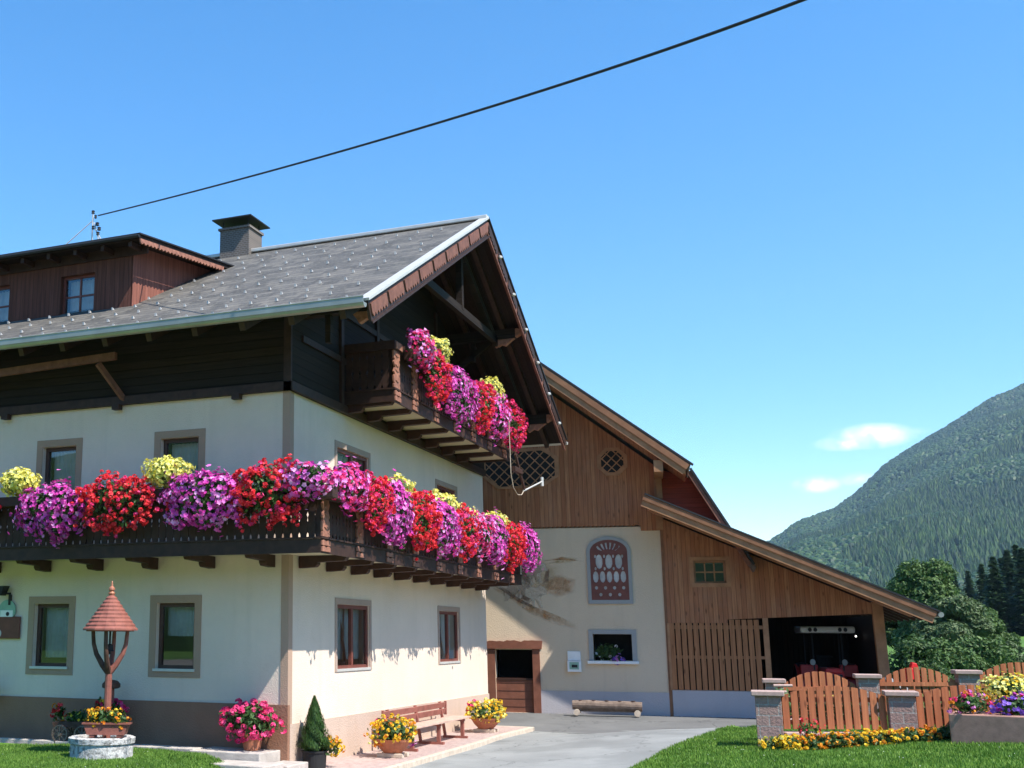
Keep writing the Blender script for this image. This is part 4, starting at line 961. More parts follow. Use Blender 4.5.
mural('paint_sand', [[(.0, 3.42), (.6, 3.3), (1.3, 3.05), (2.0, 3.1), (2.3, 3.4), (2.2, 3.9), (1.6, 4.15), (.6, 3.9)], [(1.6, 3.9), (2.5, 3.95), (2.7, 4.1), (2.2, 4.15)]], -.003, .6)
mural('paint_earth', [[(.0, 3.35), (.5, 3.3), (.9, 3.02), (1.4, 2.72), (2.0, 2.48), (2.5, 2.25), (2.6, 2.05), (1.9, 2.2), (1.2, 2.5), (.7, 2.9), (.2, 3.2)], [(1.5, 3.2), (2.0, 2.95), (2.55, 3.1), (2.6, 3.5), (2.1, 3.65), (1.7, 3.5)], [(1.5, 4.0), (2.1, 4.08), (2.9, 3.98), (2.2, 4.15)]], -.005, .45)
def ox(x, z, s_): 
    P = [(-.05, .35), (0, .62), (.25, .66), (.5, .62), (.62, .70), (.78, .60), (.84, .42), (.74, .40), (.66, .44), (.62, .28), (.66, 0), (.58, 0), (.54, .22), (.44, .26), (.42, .02), (.34, .02), (.34, .28), (.18, .28), (.14, 0), (.06, 0), (.06, .26)]
    return [(x + a * s_, z + b * s_) for a, b in P]
mural('paint_white', [ox(.42, 2.86, 1.15), ox(.95, 2.66, 1.0), ox(1.0, 3.35, .95)], -.007, .12)
mural('paint_grey', [ox(.62, 2.92, .8), ox(1.05, 3.42, .7)], -.009, .15)
mural('paint_dark', [[(1.0, 3.5), (1.02, 3.9), (1.12, 3.95), (1.18, 3.6), (1.3, 3.5), (1.3, 3.3)], [(1.62, 3.35), (1.72, 3.75), (1.84, 3.8), (1.8, 3.4)], [(.95, 2.95), (1.2, 2.85), (1.3, 2.95), (1.05, 3.05)], [(.2, 3.32), (.5, 3.28), (1.0, 2.92), (1.45, 2.68), (1.4, 2.62), (.9, 2.85), (.4, 3.2)]], -.011, .3)
# cart shed
CS = .445; cz = lambda s: 5.66 - (s - 4.69) * .455
w = MB(); pts = [(5.03, 2.26), (6.60, 2.27), (6.6, 2.36), (10.42, 2.52), (10.5, cz(10.5) - .34), (5.03, cz(5.03) - .34)]
WN = (5.80, 6.64, 3.35, 3.97)
for (a, b) in ((5.03, WN[0]), (WN[0], WN[1]), (WN[1], 10.5)):
    pass
lo = lambda s: 2.265 if s < 6.6 else 2.36 + (s - 6.6) * .042
hi = lambda s: cz(s) - .34
def quad(a, b, z0a, z0b, z1a, z1b): w.prism([(a, z0a), (b, z0b), (b, z1b), (a, z1a)], mN, -.05, -.01)
quad(5.03, WN[0], lo(5.03), lo(5.8), hi(5.03), hi(WN[0])); quad(WN[0], 6.6, 2.265, 2.265, WN[2], WN[2]); quad(6.6, WN[1], 2.36, 2.36, WN[2], WN[2]); quad(WN[0], WN[1], WN[3], WN[3], hi(WN[0]), hi(WN[1])); quad(WN[1], 10.46, lo(6.64), lo(10.46), hi(WN[1]), hi(10.46))
w.build('plank_wall', 'barn_boards', B)
w = MB(); w.box(WN[0], WN[1], .3, .34, WN[2], WN[3]); w.build('painted_dark_inside', 'painted_room_dark', B)
for (a, b, c, d) in ((WN[0] - .12, WN[1] + .12, WN[3], WN[3] + .11), (WN[0] - .12, WN[1] + .12, WN[2] - .11, WN[2]), (WN[0] - .12, WN[0], WN[2] + .001, WN[3] - .001), (WN[1], WN[1] + .12, WN[2] + .001, WN[3] - .001)):
    w = MB(); w.box(a, b, -.075, -.051, c, d); w.build('window_surround', 'barn_beam', B)
window(B, WN, lambda u, z, d: (u, d - .05, z), frame='barn_beam', bars=(3, 2), sill=None, curt=0.02, bw=.05, tname='shed_window')
w = MB(); rg = random.Random(9)
for i in range(20):
    s_ = 5.06 + i * .158; 
    if s_ > 7.38: break
    w.box(s_, s_ + .126, -.055, -.02, .46, (2.262 if s_ < 6.6 else 2.355))
w.build('slat_screen', 'barn_slats', B)
w = MB(); w.box(5.03, 7.5, -.018, .02, 2.1, 2.2); w.box(5.03, 7.5, -.018, .02, 1.3, 1.38); w.box(7.5, 7.64, -.06, .06, .45, 2.4); w.box(5.0, 5.06, -.06, -.02, .45, 2.26); w.build('slat_rail', 'barn_beam', B)
w = MB(); w.box(5.03, 7.66, -.03, .2, -.5, .45); w.build('plinth', 'barn_plinth', B)
w = MB(); w.prism([(10.30, -.4), (10.56, -.4), (10.52, lo(10.5) + .3), (10.26, lo(10.5) + .3)], mN, -.09, .1); w.build('post', 'barn_beam', B, bevel=.01)
w = MB()
w.prism([(4.6, cz(4.6)), (11.55, cz(11.55)), (11.52, cz(11.55) - .1), (4.6, cz(4.6) - .1)], mN, -1.6, 7); SR = w.build('shed_roof', 'barn_tiles', B)
w = MB(); rake(w, (4.62, cz(4.62)), (11.5, cz(11.5)), -1.65, -1.6, .08, .34); rake(w, (4.8, cz(4.8)), (11.2, cz(11.2)), -.9, -.5, .12, .3); w.build('rake_board', 'barn_beam', SR)
w = MB(); rake(w, (4.6, cz(4.6)), (11.5, cz(11.5)), -1.69, -1.653, .02, .17); w.build('rake_board', 'barn_beam_dark', SR)
w = MB(); rake(w, (4.6, cz(4.6)), (11.56, cz(11.56)), -1.71, -1.59, -.025, .015); w.build('verge_flashing', 'dark_metal', SR)
w = MB(); w.tube([(11.58, -1.62, cz(11.58) - .06), (11.58, 7, cz(11.58) - .06)], .07, 8); w.build('gutter', 'zinc', SR)
w = MB()
for i in range(10): y = -1.2 + i * .85; w.beam((5.1, y, cz(5.1) - .2), (11.4, y, cz(11.4) - .2), .1, .16)
w.build('rafter', 'bracket_wood', SR)
w = MB(); w.box(7.95, 8.05, 6.6, 6.7, -.4, 4)
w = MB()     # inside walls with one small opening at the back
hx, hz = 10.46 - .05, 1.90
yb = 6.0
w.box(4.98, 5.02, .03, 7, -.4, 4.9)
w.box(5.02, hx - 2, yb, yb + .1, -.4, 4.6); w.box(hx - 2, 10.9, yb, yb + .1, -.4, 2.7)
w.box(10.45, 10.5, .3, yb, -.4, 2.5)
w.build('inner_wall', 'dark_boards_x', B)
w = MB(); w.lathe([(.0, -.022), (.018, -.013), (.022, 0), (.018, .013), (.0, .022)], (10.25, 3.0, 1.93), 12); w.build('bright_dot', 'glow_dot', B)  # small glowing ball placed at a bright dot inside the shed
# tractor in the shed, seen from the front
T = thing('tractor', 'red tractor with grey cab roof parked in the dark cart shed', 'tractor', BO + Vector((math.cos(BR) * 9.35 - math.sin(BR) * 2.2, math.sin(BR) * 9.35 + math.cos(BR) * 2.2, -.25)), BR)
def tb(name, mat, par=T, bevel=0, **k):
    return None
m_ = MB(); m_.box(-.30, .30, -1.3, .6, .55, 1.15); m_.prism([(-.3, 1.15), (.3, 1.15), (.24, 1.28), (-.24, 1.28)], lambda u, v, d: (u, d, v), -1.28, .5); m_.build('bonnet', 'red_paint', T, bevel=.03)
m_ = MB(); m_.box(-.24, .24, -1.33, -1.302, .6, 1.12)
for z in (.68, .78, .88, .98): m_.box(-.25, .25, -1.345, -1.331, z, z + .03)
m_.build('grille', 'dark_metal', T)
for sx in (-1, 1):
    m_ = MB(); pts = [(.9 + .82 * math.cos(a), .62 + .74 * math.sin(a)) for a in [R_(10 + 160 * i / 10) for i in range(11)]] + [(.9 + .74 * math.cos(a), .62 + .66 * math.sin(a)) for a in [R_(170 - 160 * i / 10) for i in range(11)]]
    m_.prism(pts, lambda u, v, d: (d, u, v), sx * .55, sx * .98); m_.build('fender', 'red_paint', T, bevel=.01)
    m_ = MB(); prof = [(.30, -.2), (.60, -.22), (.68, -.15), (.70, 0), (.68, .15), (.60, .22), (.30, .2)]; nn2 = 28
    vs = [(sx * .77 + o_, .9 + r_ * math.cos(2 * math.pi * k / nn2), .5 + .2 + r_ * math.sin(2 * math.pi * k / nn2)) for r_, o_ in prof for k in range(nn2)]
    fs = [(i * nn2 + k, i * nn2 + (k + 1) % nn2, (i + 1) * nn2 + (k + 1) % nn2, (i + 1) * nn2 + k) for i in range(6) for k in range(nn2)]; m_.add(vs, fs)
    WH = m_.build('wheel', 'rubber', T, smooth=True)
    m_ = MB(); m_.tube([(sx * .70, .9, .7), (sx * .86, .9, .7)], .31, 20); m_.build('rim', 'white_paint', WH)
    m_ = MB(); vs = [(sx * .62 + o_ * .6, -.95 + r_ * .6 * math.cos(2 * math.pi * k / nn2), .42 + r_ * .6 * math.sin(2 * math.pi * k / nn2)) for r_, o_ in prof for k in range(nn2)]; m_.add(vs, fs)
    WH = m_.build('wheel', 'rubber', T, smooth=True)
    m_ = MB(); m_.tube([(sx * .56, -.95, .42), (sx * .68, -.95, .42)], .18, 16); m_.build('rim', 'white_paint', WH)
    m_ = MB(); m_.box(sx * .46 - .02, sx * .46 + .02, -.1 - .02, -.1 + .02, 1.2, 2.22); m_.build('cab_post', 'dark_metal', T)
    m_ = MB(); m_.box(sx * .56 - .02, sx * .56 + .02, 1.3, 1.34, 1.2, 2.22); m_.build('cab_post', 'dark_metal', T)
    m_ = MB(); m_.tube([(sx * .50, -.16, 1.42), (sx * .50, -.08, 1.42)], .085, 14); m_.build('headlight', 'guard_metal', T)
    m_ = MB(); m_.box(min(sx * .34, sx * .9), max(sx * .34, sx * .9), -.08, .25, 1.02, 1.35); m_.build('fender_panel', 'red_paint', T, bevel=.03)
m_ = MB(); m_.box(-.86, .86, -.5, 1.5, 2.22, 2.4); CR = m_.build('cab_roof', 'white_paint', T, bevel=.06)
for x in (-.55, -.38, .38, .55): m_ = MB(); m_.tube([(x, -.51, 2.31), (x, -.53, 2.31)], .06, 12); m_.build('work_light', 'dark_metal', CR)
m_ = MB(); m_.tube([(0, .45, 1.3), (0, .3, 1.55)], .02, 6); m_.lathe([(.18, 0), (.2, .02), (.18, .04)], (0, .28, 1.55), 16); m_.build('steering_wheel', 'rubber', T)
m_ = MB(); m_.box(-.22, .22, .75, 1.2, 1.0, 1.15); m_.box(-.22, .22, 1.15, 1.25, 1.15, 1.6); m_.build('seat', 'rubber', T, bevel=.03)
m_ = MB(); m_.box(-.6, .6, -.98, -.92, .38, .46); m_.box(-.8, .8, .86, .94, .64, .74); m_.box(-.25, .25, -.5, 1.2, .5, .8); m_.build('chassis', 'dark_metal', T)
T.scale = (.84, .84, 1.02)
# log trough on wheels
def bw(s_, out, z): return Vector((BO.x + s_ * math.cos(BR) + out * math.sin(BR), BO.y + s_ * math.sin(BR) - out * math.cos(BR), z))
p_ = bw(3.30, .75, -.25); LG = thing('log_trough', 'hollowed grey log on small wooden wheels lying in front of the barn plinth', 'log', (p_.x, p_.y, -.235), BR)
m_ = MB(); m_.tube([(-.92, 0, .27), (-.5, 0, .275), (0, 0, .26), (.5, 0, .265), (.93, 0, .25)], [.125, .135, .13, .135, .13], 14); m_.build('log', 'log_wood', LG, smooth=False)
m_ = MB()
for x in (-.7, -.35, .0, .35, .7): m_.lathe([(.05, 0), (.055, .02), (.0, .021)], (x, -.02, .385), 10)
m_.build('planting_hole', 'dark_log', LG)
for x in (-.8, .8):
    for sx in (-1, 1): m_ = MB(); m_.tube([(x, sx * .13, .085), (x, sx * .2, .085)], .085, 14); m_.build('wheel', 'sandstone', LG)
m_ = MB(); m_.tube([(-.8, -.15, .085), (-.8, .15, .085)], .025, 6); m_.tube([(.8, -.15, .085), (.8, .15, .085)], .025, 6); m_.box(-.85, .85, -.04, .04, .1, .14); m_.build('frame', 'log_wood', LG)
p_ = bw(3.62, -.02, 1.21)
flowers('window_flowers', 'violet petunia trailing over the white sill of the low barn window', 'flowers', tuple(p_), (0, -.06, .03), (.17, .12, .13), {'petal_blue': 3, 'petal_lilac': 3}, 'trumpet', 46, 71, leafn=90, rz=BR)
p_ = bw(3.25, -.2, 1.21)
flowers('window_flowers', 'dim white flowers and leaves inside the low barn window', 'flowers', tuple(p_), (.1, 0, .25), (.42, .12, .24), {'petal_white': 1}, 'ball', 9, 72, leafn=300, rz=BR, lsize=.06, leaf='leaf_dark', sc=.9)

# ---------------------------------------------------------------- garden fences
def fthing(name, label, cat, lat, dep, z, group=None): p = RC(lat, dep); return thing(name, label, cat, (p.x, p.y, z), YAW, group)
def pillar(lat, dep, top, label, h, w_=.45, group='stone fence pillars'):
    t_ = fthing('fence_pillar', label, 'pillar', lat, dep, top - h, group); t_.rotation_euler.z -= R_(21 if dep < 24 else 19)
    m_ = MB(); m_.box(-w_ / 2, w_ / 2, -w_ / 2, w_ / 2, -.3, h - .09)
    m_.build('shaft', 'block_stone', t_, bevel=.008)
    m_ = MB(); m_.box(-w_ / 2 - .06, w_ / 2 + .06, -w_ / 2 - .06, w_ / 2 + .06, h - .088, h); m_.build('cap', 'coping', t_, bevel=.015); return t_
pillar(8.62, 22.2, .92, 'stone pillar at the left end of the front fence, its shadow on the lawn', 1.0)
pillar(11.07, 22.2, .93, 'stone pillar in the middle of the front fence, just left of the flower trough', .95)
pillar(13.7, 22.2, .96, 'stone pillar of the front fence standing behind the flower trough', .9)
pillar(10.45, 26.5, .99, 'stone pillar at the left end of the rear fence, beside the pale rods', .95, .36)
pillar(12.52, 26.5, 1.10, 'second pillar of the rear fence, in front of the cart shed post', .95, .42)
pillar(14.73, 26.5, 1.20, 'right pillar of the rear fence, before the trees', .95, .42)
pillar(17.0, 26.5, 1.30, 'rear fence pillar beyond the right edge of the photo', .95, .42)
def panel(l0, l1, dep, zb, ze, zm, label, rail=True, front=False, seed=0):
    t_ = fthing('picket_fence', label, 'fence', (l0 + l1) / 2, dep, zb, 'arched garden fence panels'); hw = (l1 - l0) / 2; rg = random.Random(seed)
    m_ = MB(); n_ = max(4, round((l1 - l0) / .158)); w_ = (l1 - l0) / n_; sh = MB()
    for i in range(n_):
        x0 = -hw + i * w_ + .02 + rg.uniform(-.004, .004); x1 = x0 + w_ - .042; f = lambda x: zb * 0 + (ze - zb) + (zm - ze) * (1 - (x / hw) ** 2)
        m_.prism([(x0, .0), (x1, .0), (x1, f(x1)), ((x0 + x1) / 2, f((x0 + x1) / 2) + .006), (x0, f(x0))], lambda u, v, d: (u, d, v), -.014, .014)
    m_.build('pickets', 'fence_wood', t_)
    m_ = MB()
    zr = (ze - zb) - .10
    off = -.05 if rail else .022
    m_.box(-hw, hw, off, off + .03, zr, zr + .085); m_.box(-hw, hw, off, off + .03, .08, .16); m_.build('rail', 'fence_wood', t_)
    if front:
        m_ = MB(); pts = []
        for i in range(17): x = -hw + 2 * hw * i / 16; pts.append((x, (ze - zb) + (zm - ze) * (1 - (x / hw) ** 2)))
        m_.tube([(x, 0, z + .02) for x, z in pts], .016, 6); m_.build('top_rail', 'pale_metal', t_)
    return t_
panel(8.86, 10.80, 22.2, .24, .82, 1.01, 'arched wooden fence panel in front with orange flowers at its foot', False, seed=1)
panel(11.33, 13.44, 22.2, .26, .84, 1.04, 'arched wooden fence panel between the middle pillar and the flower trough', False, seed=2)
panel(13.95, 16.2, 22.2, .28, .86, 1.05, 'arched front fence panel beyond the flower trough', False, seed=6)
panel(10.62, 12.27, 26.5, .12, .84, 1.15, 'arched rear fence panel in front of the dark shed opening', True, seed=3)
panel(12.77, 14.48, 26.5, .2, .95, 1.25, 'arched rear fence panel below the red box, right of the shed post', True, seed=4)
panel(14.99, 16.76, 26.5, .3, 1.08, 1.37, 'arched rear fence panel at the right edge, before the meadow', True, seed=5)
for l0, l1, z in ((8.84, 10.83, .18), (11.31, 13.46, .20), (13.94, 16.2, .22)):
    t_ = fthing('fence_footing', {8.84: 'low stone footing with pink coping under the front panel with orange flowers', 11.31: 'low stone footing with pink coping left of and behind the flower trough', 13.94: 'low stone footing beyond the flower trough'}[l0], 'low wall', (l0 + l1) / 2, 22.2, -.1); hw = (l1 - l0) / 2
    m_ = MB(); m_.box(-hw, hw, -.14, .14, -.3, z + .05); m_.build('base', 'block_stone', t_)
    m_ = MB(); m_.box(-hw, hw, -.19, .19, z + .052, z + .11); m_.build('coping', 'coping', t_, bevel=.012)
for l0, l1 in ((10.6, 12.3), (12.74, 14.5), (14.96, 16.78)):
    t_ = fthing('fence_footing', {10.6: 'low stone footing under the rear panel before the dark shed', 12.74: 'low stone footing under the rear panel with the red box behind', 14.96: 'low stone footing of the rear fence at the right edge'}[l0], 'low wall', (l0 + l1) / 2, 26.5, -.1); hw = (l1 - l0) / 2
    m_ = MB(); m_.box(-hw, hw, -.12, .12, -.3, .2); m_.build('base', 'block_stone', t_)
    m_ = MB(); m_.box(-hw, hw, -.16, .16, .202, .25); m_.build('coping', 'coping', t_, bevel=.012)
# rack of pale rods
t_ = fthing('rod_rack', 'small rack of four pale rods on a thin upright, left of the rear fence', 'rack', 10.2, 25.6, -.1)
m_ = MB(); m_.box(-.02, .02, -.02, .02, -.2, 1.02); m_.build('upright', 'fence_wood', t_)
for z, a, b in ((.98, -.14, .26), (.85, -.14, .14), (.72, -.14, .14), (.60, -.18, .12)):
    m_ = MB(); m_.tube([(a, -.05, z), (b, -.05, z)], .03, 8); m_.build('rod', 'coping', t_)
# climbing plants between the front pickets
for i, (l_, h_) in enumerate(((9.0, .45), (9.4, .35), (9.72, .5), (9.95, .45), (10.15, .4), (10.35, .48), (10.6, .5), (11.5, .45), (11.75, .45), (12.0, .3))):
    pass
flowers('climbing_plant', 'pale green climber showing through the gaps of the front fence panel', 'plant', tuple(RC(9.85, 22.36)) [:2] + (.28,), (0, 0, .22), (.95, .05, .28), {'petal_yellow': 1}, 'small', 12, 81, leafn=900, rz=YAW, leaf='vine_leaf', lsize=.04)
flowers('climbing_plant', 'pale green climber behind the fence beside the middle pillar', 'plant', tuple(RC(11.75, 22.36)) [:2] + (.30,), (0, 0, .22), (.40, .05, .26), {'petal_yellow': 1}, 'small', 6, 82, leafn=420, rz=YAW, leaf='vine_leaf', lsize=.04)
flowers('garden_shrub', 'light green bush poking up behind the left end of the front fence', 'bush', tuple(RC(9.15, 22.9)) [:2] + (.05,), (0, 0, .62), (.25, .2, .28), {'petal_yellow': 1}, 'small', 5, 83, leafn=420, rz=YAW, leaf='vine_leaf', lsize=.06)
# flower bed at the foot of the front fence
GB = 'orange and yellow bedding flowers at the fence foot'
beds = [(8.62, 'pure yellow and gold bedding flowers before the left pillar', {'petal_gold': 4, 'petal_yellow': 1}, .38), (9.1, 'orange bedding flowers with red spikes right of the left pillar', {'petal_orange': 3, 'petal_gold': 2}, .36), (9.55, 'deep orange bedding clump, third from the left pillar', {'petal_orange': 4, 'petal_gold': 1}, .38), (10.0, 'yellow bedding clump at the middle of the front panel', {'petal_gold': 4, 'petal_orange': 1}, .36), (10.45, 'mixed gold and orange bedding clump near the right of the panel', {'petal_gold': 3, 'petal_orange': 2}, .40), (10.98, 'orange bedding clump at the foot of the middle pillar', {'petal_orange': 3, 'petal_gold': 2}, .38)]
for i, (l_, lab, cols, r_) in enumerate(beds):
    p_ = RC(l_, 21.55); z = zg(p_.x, p_.y)
    flowers('bedding_flowers', lab, 'flowers', (p_.x, p_.y, z), (0, 0, .09), (r_ * 1.05, .24, .14), cols, 'ball', 58, 90 + i, GB, leafn=520, rz=YAW, lsize=.05, sc=.85, outward=(0, -.3, 1), stray=6)
p_ = RC(11.6, 21.6); flowers('bedding_plant', 'leafy green plant without flowers left of the trough foot', 'plant', (p_.x, p_.y, zg(p_.x, p_.y)), (0, 0, .1), (.38, .25, .14), {'petal_gold': 1}, 'small', 14, 99, leafn=500, rz=YAW, lsize=.06)
p_ = RC(9.15, 21.75); flowers('red_salvia', 'red spiky flowers with one white bloom near the left pillar', 'flowers', (p_.x, p_.y, zg(p_.x, p_.y)), (0, 0, .30), (.24, .12, .22), {'petal_red': 5, 'petal_crimson': 1}, 'small', 70, 98, leafn=60, rz=YAW)
# stone trough full of flowers
t_ = fthing('flower_trough', 'large angular concrete trough at the right edge of the lawn', 'planter', 11.98, 21.0, .0); t_.rotation_euler.z -= R_(38)
hexp = [(-.56, -.40), (.60, -.40), (1.15, .15), (1.0, .9), (-.65, .9)]
m_ = MB(); m_.prism(hexp, lambda u, v, d: (u, v, d), -.1, .60); m_.build('trough', 'planter_concrete', t_, bevel=.02)
m_ = MB(); m_.prism([(x * 1.05, y * 1.07) for x, y in hexp], lambda u, v, d: (u, v, d), -.1, .05); m_.build('base_step', 'planter_concrete', t_)
def onlat(l_, dep, z): p = RC(l_, dep); return (p.x, p.y, z)
GT = 'flowers in the concrete trough'
flowers('trough_flowers', 'dome of bright yellow flowers rising at the back of the concrete trough', 'flowers', onlat(12.6, 21.3, .60), (0, 0, .38), (.52, .35, .28), {'petal_yellow': 4, 'petal_gold': 1}, 'small', 620, 101, GT, leafn=700, rz=YAW, sc=1.5)
flowers('trough_flowers', 'purple-blue petunias spilling over the middle front of the trough', 'flowers', onlat(12.35, 20.7, .60), (0, -.02, .14), (.42, .20, .20), {'petal_blue': 5, 'petal_violet': 1}, 'trumpet', 150, 102, GT, leafn=400, rz=YAW, droop=.3)
flowers('trough_flowers', 'orange and pink flowers at the left corner of the trough', 'flowers', onlat(11.7, 21.05, .60), (0, 0, .16), (.36, .22, .20), {'petal_orange': 2, 'petal_crimson': 2, 'petal_lilac': 2}, 'ball', 50, 103, GT, leafn=360, rz=YAW, sc=.8)
flowers('trough_flowers', 'brick-red and orange flowers at the right corner of the trough', 'flowers', onlat(12.65, 20.85, .60), (0, 0, .16), (.40, .26, .20), {'petal_red': 3, 'petal_orange': 2, 'petal_blue': 1}, 'ball', 60, 104, GT, leafn=360, rz=YAW, sc=.8)
flowers('trough_flowers', 'pink and lilac flowers on the far right side of the trough', 'flowers', onlat(13.0, 21.2, .60), (0, 0, .2), (.3, .3, .22), {'petal_crimson': 2, 'petal_lilac': 2}, 'ball', 45, 105, GT, leafn=260, rz=YAW, sc=.8)
# red box on a post and pale rail by the shed
t_ = fthing('red_box', 'red metal box on a thin post behind the rear fence', 'box', 14.55, 28.5, 0)
m_ = MB(); m_.tube([(0, 0, -.3), (0, 0, .85)], .03, 8); m_.build('post', 'fence_wood', t_)
m_ = MB(); m_.box(-.16, .14, -.08, .08, .92, 1.18); m_.prism([(-.05, 1.18), (.14, 1.18), (.1, 1.3), (0, 1.32)], lambda u, v, d: (u, d, v), -.06, .06); m_.build('box', 'red_plastic', t_, bevel=.015)
t_ = fthing('pale_rail', 'pale metal rail slanting down beside the shed post', 'rail', 14.05, 28.2, 0)
m_ = MB(); m_.beam((-.28, 0, .98), (.42, 0, .55), .06, .09); m_.build('rail', 'pale_metal', t_)
m_ = MB(); m_.box(-.27, -.21, -.03, .03, -.3, .9); m_.box(.36, .42, -.03, .03, -.3, .52); m_.build('leg', 'pale_metal', t_)

# ---------------------------------------------------------------- along the sunny wall
PZ = lambda y: zg(.7, y) + .056
BN = thing('bench', 'long reddish wooden bench against the sunny white wall', 'bench', (.62, 5.85, PZ(5.8)), 0)
m_ = MB()
for z in (.56, .70): m_.beam((-.33, -2.05, z), (-.33, 2.05, z), .03, .115, up=(0.15, 0, 1))
m_.build('backrest', 'bench_wood', BN, bevel=.005)
m_ = MB()
for x in (-.16, -.01, .14): m_.box(x, x + .135, -2.05, 2.05, .43, .465)
m_.build('seat', 'bench_seat', BN, bevel=.005)
for y in (-1.7, 0, 1.7):
    for nm, x0 in (('leg', .14),):
        m_ = MB(); m_.box(.13, .20, y - .04, y + .04, .04, .43); m_.box(-.28, .28, y - .045, y + .045, 0, .05); m_.beam((-.24, y, .05), (-.36, y, .78), .07, .05, up=(1, 0, 0)); m_.box(-.26, .22, y - .035, y + .035, .37, .43); m_.build('leg', 'bench_wood', BN)
for y in (-2.04, 2.0): m_ = MB(); m_.box(-.345, -.30, y - .02, y + .04, .1 if y < 0 else .48, .78); m_.build('back_post', 'bench_wood', BN)
def bowl_thing(name, label, loc, r_, h_, mat, rz=0, feet=True):
    t_ = thing(name, label, 'flower pot', loc, rz)
    m_ = MB(); m_.lathe([(r_ * .45, .07), (r_ * .75, .10 + h_ * .3), (r_ * .96, .07 + h_ * .85), (r_, .07 + h_), (r_ * .92, .07 + h_), (r_ * .85, h_ * .9)], (0, 0, 0), 26); m_.build('bowl', mat, t_, smooth=False, bevel=0)
    m_ = MB(); m_.lathe([(.01, h_ * .9 + .03), (r_ * .88, h_ * .9 + .03)], (0, 0, 0), 20, False); m_.build('soil', 'soil', t_)
    if feet:
        for k in (-1, 1): m_ = MB(); m_.box(-.26, .26, k * .14 - .05, k * .14 + .05, 0, .075); m_.build('foot', 'sandstone', t_, bevel=.01)
    return t_
z = PZ(3.0)
bowl_thing('flower_pot', 'terracotta bowl on stone feet at the near end of the bench', (.82, 2.95, z), .36, .26, 'terracotta')
flowers('bowl_flowers', 'yellow-orange flowers filling the bowl at the near end of the bench', 'flowers', (.82, 2.95, z + .30), (.02, 0, .17), (.42, .46, .24), {'petal_gold': 5, 'petal_orange': 2, 'petal_yellow': 1}, 'ball', 170, 111, 'bowls of yellow flowers by the bench', leafn=600, sc=.8)
flowers('bowl_flowers', 'pink blossoms at the back of the near bowl of yellow flowers', 'flowers', (.55, 3.1, z + .40), (0, 0, .16), (.14, .16, .14), {'petal_pink': 1}, 'ball', 16, 112, leafn=60)
flowers('bowl_flowers', 'few violet blossoms trailing toward the bench from the near bowl', 'flowers', (.98, 3.45, z + .25), (0, 0, .06), (.12, .14, .14), {'petal_violet': 1, 'petal_lilac': 1}, 'trumpet', 14, 113, leafn=60)
z = PZ(9.5)
bowl_thing('flower_pot', 'terracotta bowl on stone feet at the far end of the bench', (.80, 9.4, z), .36, .26, 'terracotta')
flowers('bowl_flowers', 'yellow flowers filling the bowl at the far end of the bench', 'flowers', (.80, 9.4, z + .30), (0, 0, .17), (.46, .62, .24), {'petal_gold': 5, 'petal_yellow': 3}, 'ball', 170, 114, 'bowls of yellow flowers by the bench', leafn=600, sc=.9)
flowers('bowl_flowers', 'dark pink blossoms behind the far bowl of yellow flowers', 'flowers', (.5, 9.35, z + .42), (0, 0, .14), (.14, .24, .12), {'petal_crimson': 1}, 'ball', 14, 115, leafn=60)
# cypress in a black pot at the corner
z = PZ(.8) + .0
t_ = thing('potted_cypress', 'small cone-shaped cypress in a black pot at the house corner', 'potted tree', (.31, .45, zg(.31, .45) + .056))
m_ = MB(); m_.lathe([(.165, 0), (.20, .02), (.21, .26), (.225, .27), (.225, .30), (.19, .30), (.19, .27)], (0, 0, 0), 26); m_.build('pot', 'rubber', t_)
m_ = MB(); m_.lathe([(.01, .275), (.19, .275)], (0, 0, 0), 16, False); m_.build('soil', 'soil', t_)
m_ = MB(); m_.tube([(0, 0, .26), (0, 0, 1.0)], [.02, .006], 6); m_.build('trunk', 'bark', t_)
m_ = MB(); rg = random.Random(8)
for _ in range(9000):
    h_ = rg.random() ** 1.35; a = rg.uniform(0, 6.28); env = .31 * (1 - h_) ** .8 * (1 + .28 * math.sin(a * 5 + h_ * 19) * (1 - h_) + .15 * noise.noise(Vector((a * 2, h_ * 9, 0)))) * min(1, .5 + h_ * 5)
    if rg.random() < .01: env *= 1.25
    r_ = env * rg.uniform(.6, 1.0); P = Vector((r_ * math.cos(a), r_ * math.sin(a), .30 + h_ * .88)); nr = Vector((math.cos(a), math.sin(a), .4))
    s_ = .022; t2 = Vector((rg.uniform(-.4, .4), rg.uniform(-.4, .4), 1)).normalized(); b2 = nr.cross(t2).normalized()
    m_.add([P - b2 * s_ * .45, P + b2 * s_ * .45, P + t2 * s_ * 2.2], [(0, 1, 2)])
m_.build('foliage', 'leaf_cypress', t_)
flowers('pot_flowers', 'orange and yellow blossoms on the right rim of the black cypress pot', 'flowers', (.62, .62, zg(.6, .6) + .38), (-.08, 0, .04), (.19, .19, .14), {'petal_gold': 3, 'petal_orange': 1}, 'ball', 26, 121, leafn=120, sc=.85)
